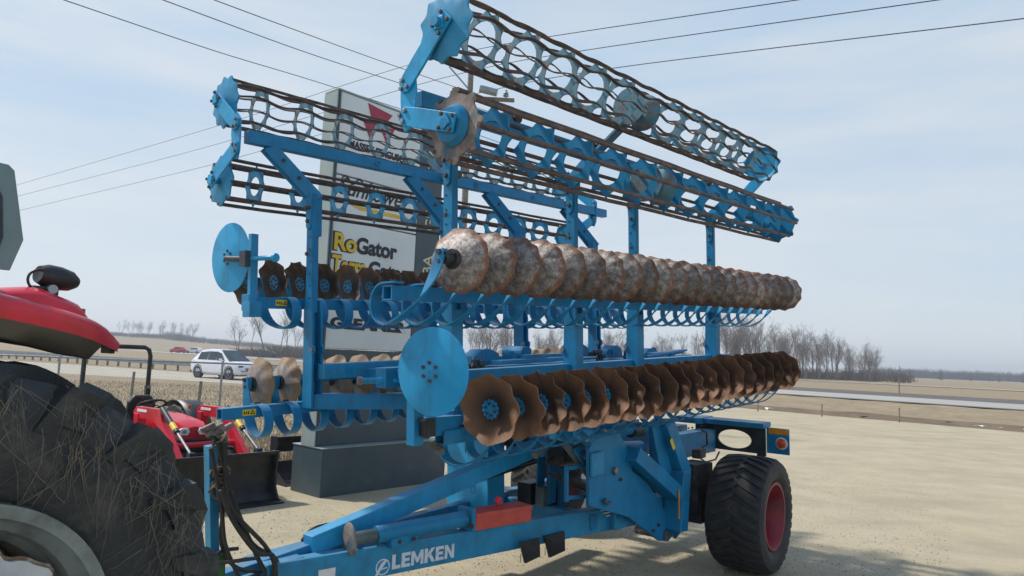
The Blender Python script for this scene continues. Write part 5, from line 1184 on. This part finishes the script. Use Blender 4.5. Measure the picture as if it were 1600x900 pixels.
while d < gl.length: 
    mb = MB(); mb.box(ga - off + gd * d + gn * -.08 + Vector((0, 0, .36)), (.14, .14, .74)); link('rail_post', mb.mesh('rail_post', M_WOODPOST), gr); d += 1.9
for i, ((x, y), h_, lab) in enumerate((((1184, 643), .55, 'thin grey stake at the yard edge nearest the raised discs'), ((1284, 651), .55, 'thin grey stake at the yard edge beside the white rubble'), ((1405, 660), .62, 'thin grey stake at the yard edge beside the brown rubble'), ((1405, 616), 1.9, 'slim grey post standing beyond the highway at right'))):
    g = G(x, y); mb = MB(); mb.tube([Vector((0, 0, -.3)), Vector((.01, 0, h_))], .03 if h_ < 1 else .06, 6); o = link('stake', mb.mesh('stake', M_WOODPOST), None, g); tag(o, lab, 'stake')
def poleat(x, y, z): return CAM + rays(x, y) * z
pt2 = poleat(736, 110, 24.5); pp2 = empty('utility_pole', (pt2.x, pt2.y, 0)); tag(pp2, 'utility pole whose top, crossarm and insulators show between the near rollers', 'utility pole')
mb = MB(); mb.tube([(0, 0, 0), (0, 0, pt2.z)], [.13, .10], 10); link('pole_shaft', mb.mesh('pole_shaft', M_WOODPOST), pp2)
mb = MB(); mb.beam((-.7, 0, pt2.z - .98), (1.55, .1, pt2.z - .98), .10, .12); link('crossarm', mb.mesh('crossarm', M_WOODPOST), pp2)
mb = MB(); mb.tube([(-.02, -.12, pt2.z - .75), (-.75, -.12, pt2.z + .05)], .03, 6); link('stay_rod', mb.mesh('stay_rod', M_GALV), pp2)
mb = MB(); mb.cyl((.35, -.2, pt2.z - .72), (.95, -.2, pt2.z - .85), .13, 14); link('transformer', mb.mesh('transformer', M_GALV), pp2)
for q in (-.6, 1.25):
    mb = MB(); c = Vector((q, 0, pt2.z - .92)); mb.lathe([(0, .03), (.05, .11), (.09, .06), (.13, .10), (.2, .05), (.26, .04)], c, (0, 0, 1), 12); link('insulator', mb.mesh('insulator', M_GALV), pp2)
def wire(pts, r, lab):
    P_ = [poleat(x, y, z) for x, y, z in pts]; out_ = []
    for i in range(len(P_) - 1):
        p0 = P_[max(i - 1, 0)]; p1 = P_[i]; p2 = P_[i + 1]; p3 = P_[min(i + 2, len(P_) - 1)]
        for k in range(8):
            t = k / 8; out_.append(.5 * ((2 * p1) + (p2 - p0) * t + (2 * p0 - 5 * p1 + 4 * p2 - p3) * t * t + (3 * p1 - p0 - 3 * p2 + p3) * t ** 3))
    out_.append(P_[-1]); mb = MB(); mb.tube(out_, r, 5); c = out_[0]
    o = link('power_line', mb.mesh('power_line', M_DARKMETAL, True, fix=False)); tag(o, lab, 'power line'); o['group'] = 'overhead power lines'
wire([(60, -13, 14), (100, 0, 14.6), (337, 80, 18), (505, 131, 21), (700, 195, 24.2), (790, 226, 24.5)], .011, 'overhead wire sloping down rightwards, starting furthest left along the top edge')
wire([(215, -14, 14), (255, 0, 14.6), (473, 80, 19), (628, 131, 22), (800, 186, 24.5)], .011, 'middle one of three overhead wires sloping down from the top edge')
wire([(290, -20, 14), (335, 0, 14.8), (552, 80, 20), (645, 113, 22), (803, 168, 24.5)], .011, 'overhead wire sloping down rightwards, starting furthest right along the top edge')
wire([(-20, 303, 75), (30, 288, 70), (336, 198, 47), (537, 133, 37), (655, 97, 32.5), (741, 78, 31), (860, 57, 27), (1245, 0, 21), (1330, -12, 20)], .016, 'highest of three overhead wires rising to the right')
wire([(-20, 321, 75), (30, 306, 70), (300, 236, 49), (581, 153, 36), (741, 110, 31), (905, 80, 26.5), (1465, 0, 19), (1560, -14, 18)], .016, 'middle of three overhead wires rising to the right')
wire([(-20, 343, 75), (30, 329, 70), (300, 265, 49), (400, 238, 43), (581, 188, 36), (741, 147, 31), (955, 107, 26), (1600, 29, 18.5), (1680, 17, 18)], .016, 'lowest of three overhead wires rising to the right')

# ------------------------------------------------------------------ trees
def bare_tree(seed, H_=11., multi=1, spread=.35):
    rnd = random.Random(seed); tr_ = MB(); cr_ = MB()
    def limb(p, d, L0, r, depth, mbx):
        n_ = 4; pts = [p]; rs = [r]
        for i in range(n_):
            d = (d + Vector((rnd.gauss(0, .10), rnd.gauss(0, .10), rnd.uniform(.0, .08)))).normalized(); pts.append(pts[-1] + d * (L0 / n_)); rs.append(r * (1 - .62 * (i + 1) / n_))
        mbx.tube(pts, rs, 5 if depth == 0 else 3, False)
        if depth >= 4: return
        nb_ = (11 if depth == 0 else 5) if depth < 3 else 3
        for k in range(nb_):
            q = rnd.uniform(.35 if depth == 0 else .25, 1.) ; i = min(n_ - 1, int(q * n_)); b = pts[i] + (pts[i + 1] - pts[i]) * (q * n_ - i)
            az = rnd.uniform(0, 2 * PI); tilt = rnd.uniform(.35, .95) if depth else rnd.uniform(.4, .9); side_ = Vector((math.cos(az), math.sin(az), 0))
            nd = (d * math.cos(tilt) + side_ * math.sin(tilt) + Vector((0, 0, .25))).normalized()
            limb(b, nd, L0 * rnd.uniform(.34, .50) * (1.15 - .4 * q if depth == 0 else 1), max(.010, rs[i] * .42), depth + 1, cr_)
    for m_ in range(multi):
        a = rnd.uniform(0, 6.28); p = Vector((.25 * math.cos(a), .25 * math.sin(a), 0)) * (multi > 1)
        limb(p, Vector((math.cos(a) * .12 * (multi > 1) + rnd.gauss(0, .03), math.sin(a) * .12 * (multi > 1), 1)).normalized(), H_ * rnd.uniform(.85, 1.), .015 * H_, 0, tr_)
    return tr_.mesh('trunk', M_BARK, True, fix=False), cr_.mesh('crown', M_TWIG, False, fix=False)
TM = [bare_tree(100 + i, 11, 1 + (i % 3 == 2)) for i in range(6)]
def put_tree(x, y, H_, label, group, k=None, name='bare_tree'):
    k = random.randrange(6) if k is None else k; t, c = TM[k]; s_ = H_ / 11
    e = empty(name, (x, y, gz(x, y) - .1)); e.scale = (s_ * random.uniform(.8, 1.1), s_ * random.uniform(.8, 1.1), s_); e.rotation_euler = (0, 0, random.uniform(0, 6.28)); tag(e, label, 'tree', group)
    link('trunk', t, e); link('crown', c, e)
random.seed(11)
GA = 'bare poplars in the grove beyond the highway'
for k in range(95):     # right grove
    px_ = random.uniform(1115, 1372); dep = random.uniform(176, 205); y_top = 500 + (px_ - 1115) * .20 + random.uniform(-6, 22)
    if px_ > 1290: dep = random.uniform(180, 225)
    p = CAM + rays(px_, 585) * dep; put_tree(p.x, p.y, max(6, (587 + (px_ - 1200) * .04 - y_top) * dep / F), 'slender leafless poplar in the grove at right beyond the highway', GA)
GB = 'bare trees seen between the posts of the harrow'
for k in range(80):     # behind the machine
    px_ = random.choice([random.uniform(735, 800), random.uniform(838, 870), random.uniform(940, 985), random.uniform(1020, 1110), random.uniform(735, 1110)]); dep = random.uniform(185, 215)
    top = 515 if px_ < 802 else 527; p = CAM + rays(px_, 570) * dep
    put_tree(p.x, p.y, (576 - top - random.uniform(-4, 22)) * dep / F, 'small leafless tree behind the harrow posts', GB)
LT_ = [(416, 478, 175, 1, 'tall forked leafless tree left of the dark car'), (438, 492, 172, 3, 'leafless tree just right of the tall forked one, above the dark car'), (446, 486, 180, 4, 'leafless tree right of the dark car, nearest the sign'), (392, 505, 190, 0, 'thin leafless tree over the bonnet of the white crossover'), (372, 508, 210, 2, 'faint slim leafless tree above the windscreen of the white crossover'), (459, 505, 190, 5, 'small leafless tree at the left edge of the sign')]
for (px_, top, dep, k, lab) in LT_:
    p = CAM + rays(px_, 556) * dep; put_tree(p.x, p.y, (556 - top) * dep / F, lab, None, k)
for k in range(26):
    px_ = random.uniform(180, 300); dep = random.uniform(560, 640); p = CAM + rays(px_, 530) * dep; h_ = gz(p.x, p.y)
    put_tree(p.x, p.y, random.uniform(8, 12), 'bare tree on the far hill at left', 'bare trees on the far hill')
# brush bands and far woods (read as one mass)
def brush(name, spots, m, lab):
    mb = MB(); rnd = random.Random(len(name))
    for (p, h_, w_) in spots:
        for k in range(14):
            b = p + Vector((rnd.uniform(-w_, w_), rnd.uniform(-w_, w_), -.2)); t = b + Vector((rnd.gauss(0, .25 * h_), rnd.gauss(0, .2 * h_), h_ * rnd.uniform(.45, 1)))
            mb.tube([b, (b + t) / 2 + Vector((rnd.gauss(0, .08 * h_), 0, 0)), t], [.05 * h_ ** .5, .04 * h_ ** .5, .012 * h_ ** .5], 3, False)
            for q in range(3):
                c = b + (t - b) * rnd.uniform(.3, .95); mb.tube([c, c + Vector((rnd.gauss(0, .22 * h_), rnd.gauss(0, .2 * h_), rnd.uniform(.0, .3) * h_))], .018 * h_ ** .5, 3, False)
    o = link(name, mb.mesh(name, m, fix=False), kind='stuff'); o['label'] = lab
rnd = random.Random(77); sp = []
for k in range(330):
    px_ = rnd.uniform(340, 700); dep = rnd.uniform(190, 240); p = CAM + rays(px_, 555) * dep; p.z = gz(p.x, p.y); sp.append((p, rnd.uniform(2.0, 4.2) * min(1, .5 + (px_ - 340) / 200), 2.2))
brush('brush_thicket', sp, M_BRUSH, 'grey brown leafless thicket beyond the highway at left')
sp = []
for k in range(420):
    px_ = rnd.uniform(735, 1420); dep = rnd.uniform(192, 235); p = CAM + rays(px_, 580) * dep; p.z = gz(p.x, p.y); sp.append((p, rnd.uniform(1.8, 4.) if px_ > 1000 else rnd.uniform(1.2, 3), 2.2))
brush('undergrowth', sp, M_BRUSH, 'dark leafless undergrowth below the bare poplars')
sp = []
for k in range(520):
    px_ = rnd.uniform(1360, 1640); dep = rnd.uniform(560, 700); p = CAM + rays(px_, 595) * dep; p.z = gz(p.x, p.y); sp.append((p, rnd.uniform(4, 9), 6))
for k in range(420):
    px_ = rnd.uniform(150, 480); dep = rnd.uniform(520, 640); p = CAM + rays(px_, 535) * dep; p.z = gz(p.x, p.y); sp.append((p, rnd.uniform(2, 5.5) * (1.3 if 250 < px_ < 290 else .75), 6))
brush('far_wood', sp, M_FAR, 'far blue grey line of woods on the horizon')
def spruce_mesh(seed):
    rnd = random.Random(seed); mb = MB(); H_ = 8.
    mb.tube([(0, 0, 0), (0, 0, H_)], [.12, .02], 5, False); c = MB()
    for i in range(150):
        z = H_ * (.06 + .93 * rnd.random()); r_ = (1 - z / H_) * 1.7 * rnd.uniform(.6, 1.1) + .08; a = rnd.uniform(0, 6.28); e = Vector((r_ * math.cos(a), r_ * math.sin(a), z - r_ * .25)); b = Vector((0, 0, z)); s_ = Vector((-math.sin(a), math.cos(a), 0)) * (.22 * r_ + .06)
        c.add([b, e - s_, e + Vector((0, 0, -.12)), e + s_], [(0, 1, 2), (0, 2, 3)])
    return mb.mesh('trunk', M_BARK, fix=False), c.mesh('crown', M_SPRUCE, fix=False)
SM = [spruce_mesh(k) for k in range(3)]
for i, (px_, top, dep) in enumerate([(1406, 577, 420), (1421, 580, 430), (1424, 582, 440), (1470, 579, 430), (1517, 588, 470), (1561, 586, 460), (1326, 574, 260), (1598, 586, 480), (1372, 580, 300), (1546, 591, 500)]):
    p = CAM + rays(px_, 594) * dep; e = empty('spruce_tree', (p.x, p.y, gz(p.x, p.y) - .1)); s_ = max(.5, (598 - top) * dep / F / 8); e.scale = (s_ * 1.1, s_ * 1.1, s_); e.rotation_euler = (0, 0, i)
    tag(e, 'small dark spruce rising above the far wood line at right', 'tree', 'spruces along the far wood line'); t, c = SM[i % 3]; link('trunk', t, e); link('crown', c, e)
# dry grass tufts on the bank beside the small tractor
mb = MB(); rnd = random.Random(8)
for k in range(5200):
    x = rnd.uniform(-7.5, -2.4); y = rnd.uniform(11.8, 17) if x < -3.2 else rnd.uniform(13, 17); h_ = rnd.uniform(.05, .16) * (1.8 if y < 12.8 else 1); b = Vector((x, y, gz(x, y))); t = b + Vector((rnd.gauss(0, .05), rnd.gauss(0, .05), h_)); s_ = Vector((.006, 0, 0)); mb.add([b - s_, b + s_, t], [(0, 1, 2)])
for k in range(16000):
    y = 12 + 26 * rnd.random() ** 1.3; x = rnd.uniform(-.62 * y, -.10 * y - 1); h_ = rnd.uniform(.04, .12); b = Vector((x, y, gz(x, y))); t = b + Vector((rnd.gauss(0, .05), rnd.gauss(0, .05), h_)); s_ = Vector((.010, 0, 0)); mb.add([b - s_, b + s_, t], [(0, 1, 2)])
o = link('dry_grass', mb.mesh('dry_grass', G_GRASS, fix=False), kind='stuff'); o['label'] = 'short dead grass left of the sign'

# loose stones lying on the yard in the foreground
mb = MB(); rnd = random.Random(66)
for k in range(26000):
    y = 5.2 + 9 * rnd.random() ** 1.6; x = rnd.uniform(-.42 * y, .62 * y); s_ = rnd.choice([.003, .004, .004, .005, .007, .010]) * rnd.uniform(.7, 1.4) * (1 if y < 9 else .8)
    c = Vector((x, y, .004)); a = rnd.uniform(0, 6.28); e = [Vector((s_ * math.cos(a + q * 1.257) * rnd.uniform(.7, 1.2), s_ * math.sin(a + q * 1.257) * rnd.uniform(.7, 1.2), 0)) for q in range(5)]
    if nrm(x, y) > 32 or (x < -3 and y > 10): continue
    mb.m = rnd.choice([0, 0, 1, 2]); vs = [c + q for q in e] + [c + Vector((0, 0, s_ * .8))]; mb.add(vs, [(i, (i + 1) % 5, 5) for i in range(5)])
PB = [mat('pebble_tan', (.28, .24, .17), .95), mat('pebble_brown', (.19, .16, .12), .95), mat('pebble_pale', (.38, .36, .31), .95)]
o = link('loose_stones', mb.mesh('loose_stones', PB, fix=False), kind='stuff'); o['label'] = 'small loose stones on the gravel yard'

# ------------------------------------------------------------------ air
hm_ = bpy.data.materials.new('haze_air'); hm_.use_nodes = True; nt = hm_.node_tree; nt.nodes.clear()
o_ = nt.nodes.new('ShaderNodeOutputMaterial'); pv = nt.nodes.new('ShaderNodeVolumePrincipled'); pv.inputs['Color'].default_value = (.86, .91, 1, 1); pv.inputs['Density'].default_value = .00062; pv.inputs['Anisotropy'].default_value = .2
nt.links.new(pv.outputs[0], o_.inputs['Volume'])
mb = MB(); mb.box((0, 1070, 19), (3300, 2400, 42)); link('haze', mb.mesh('haze', hm_), kind='stuff')
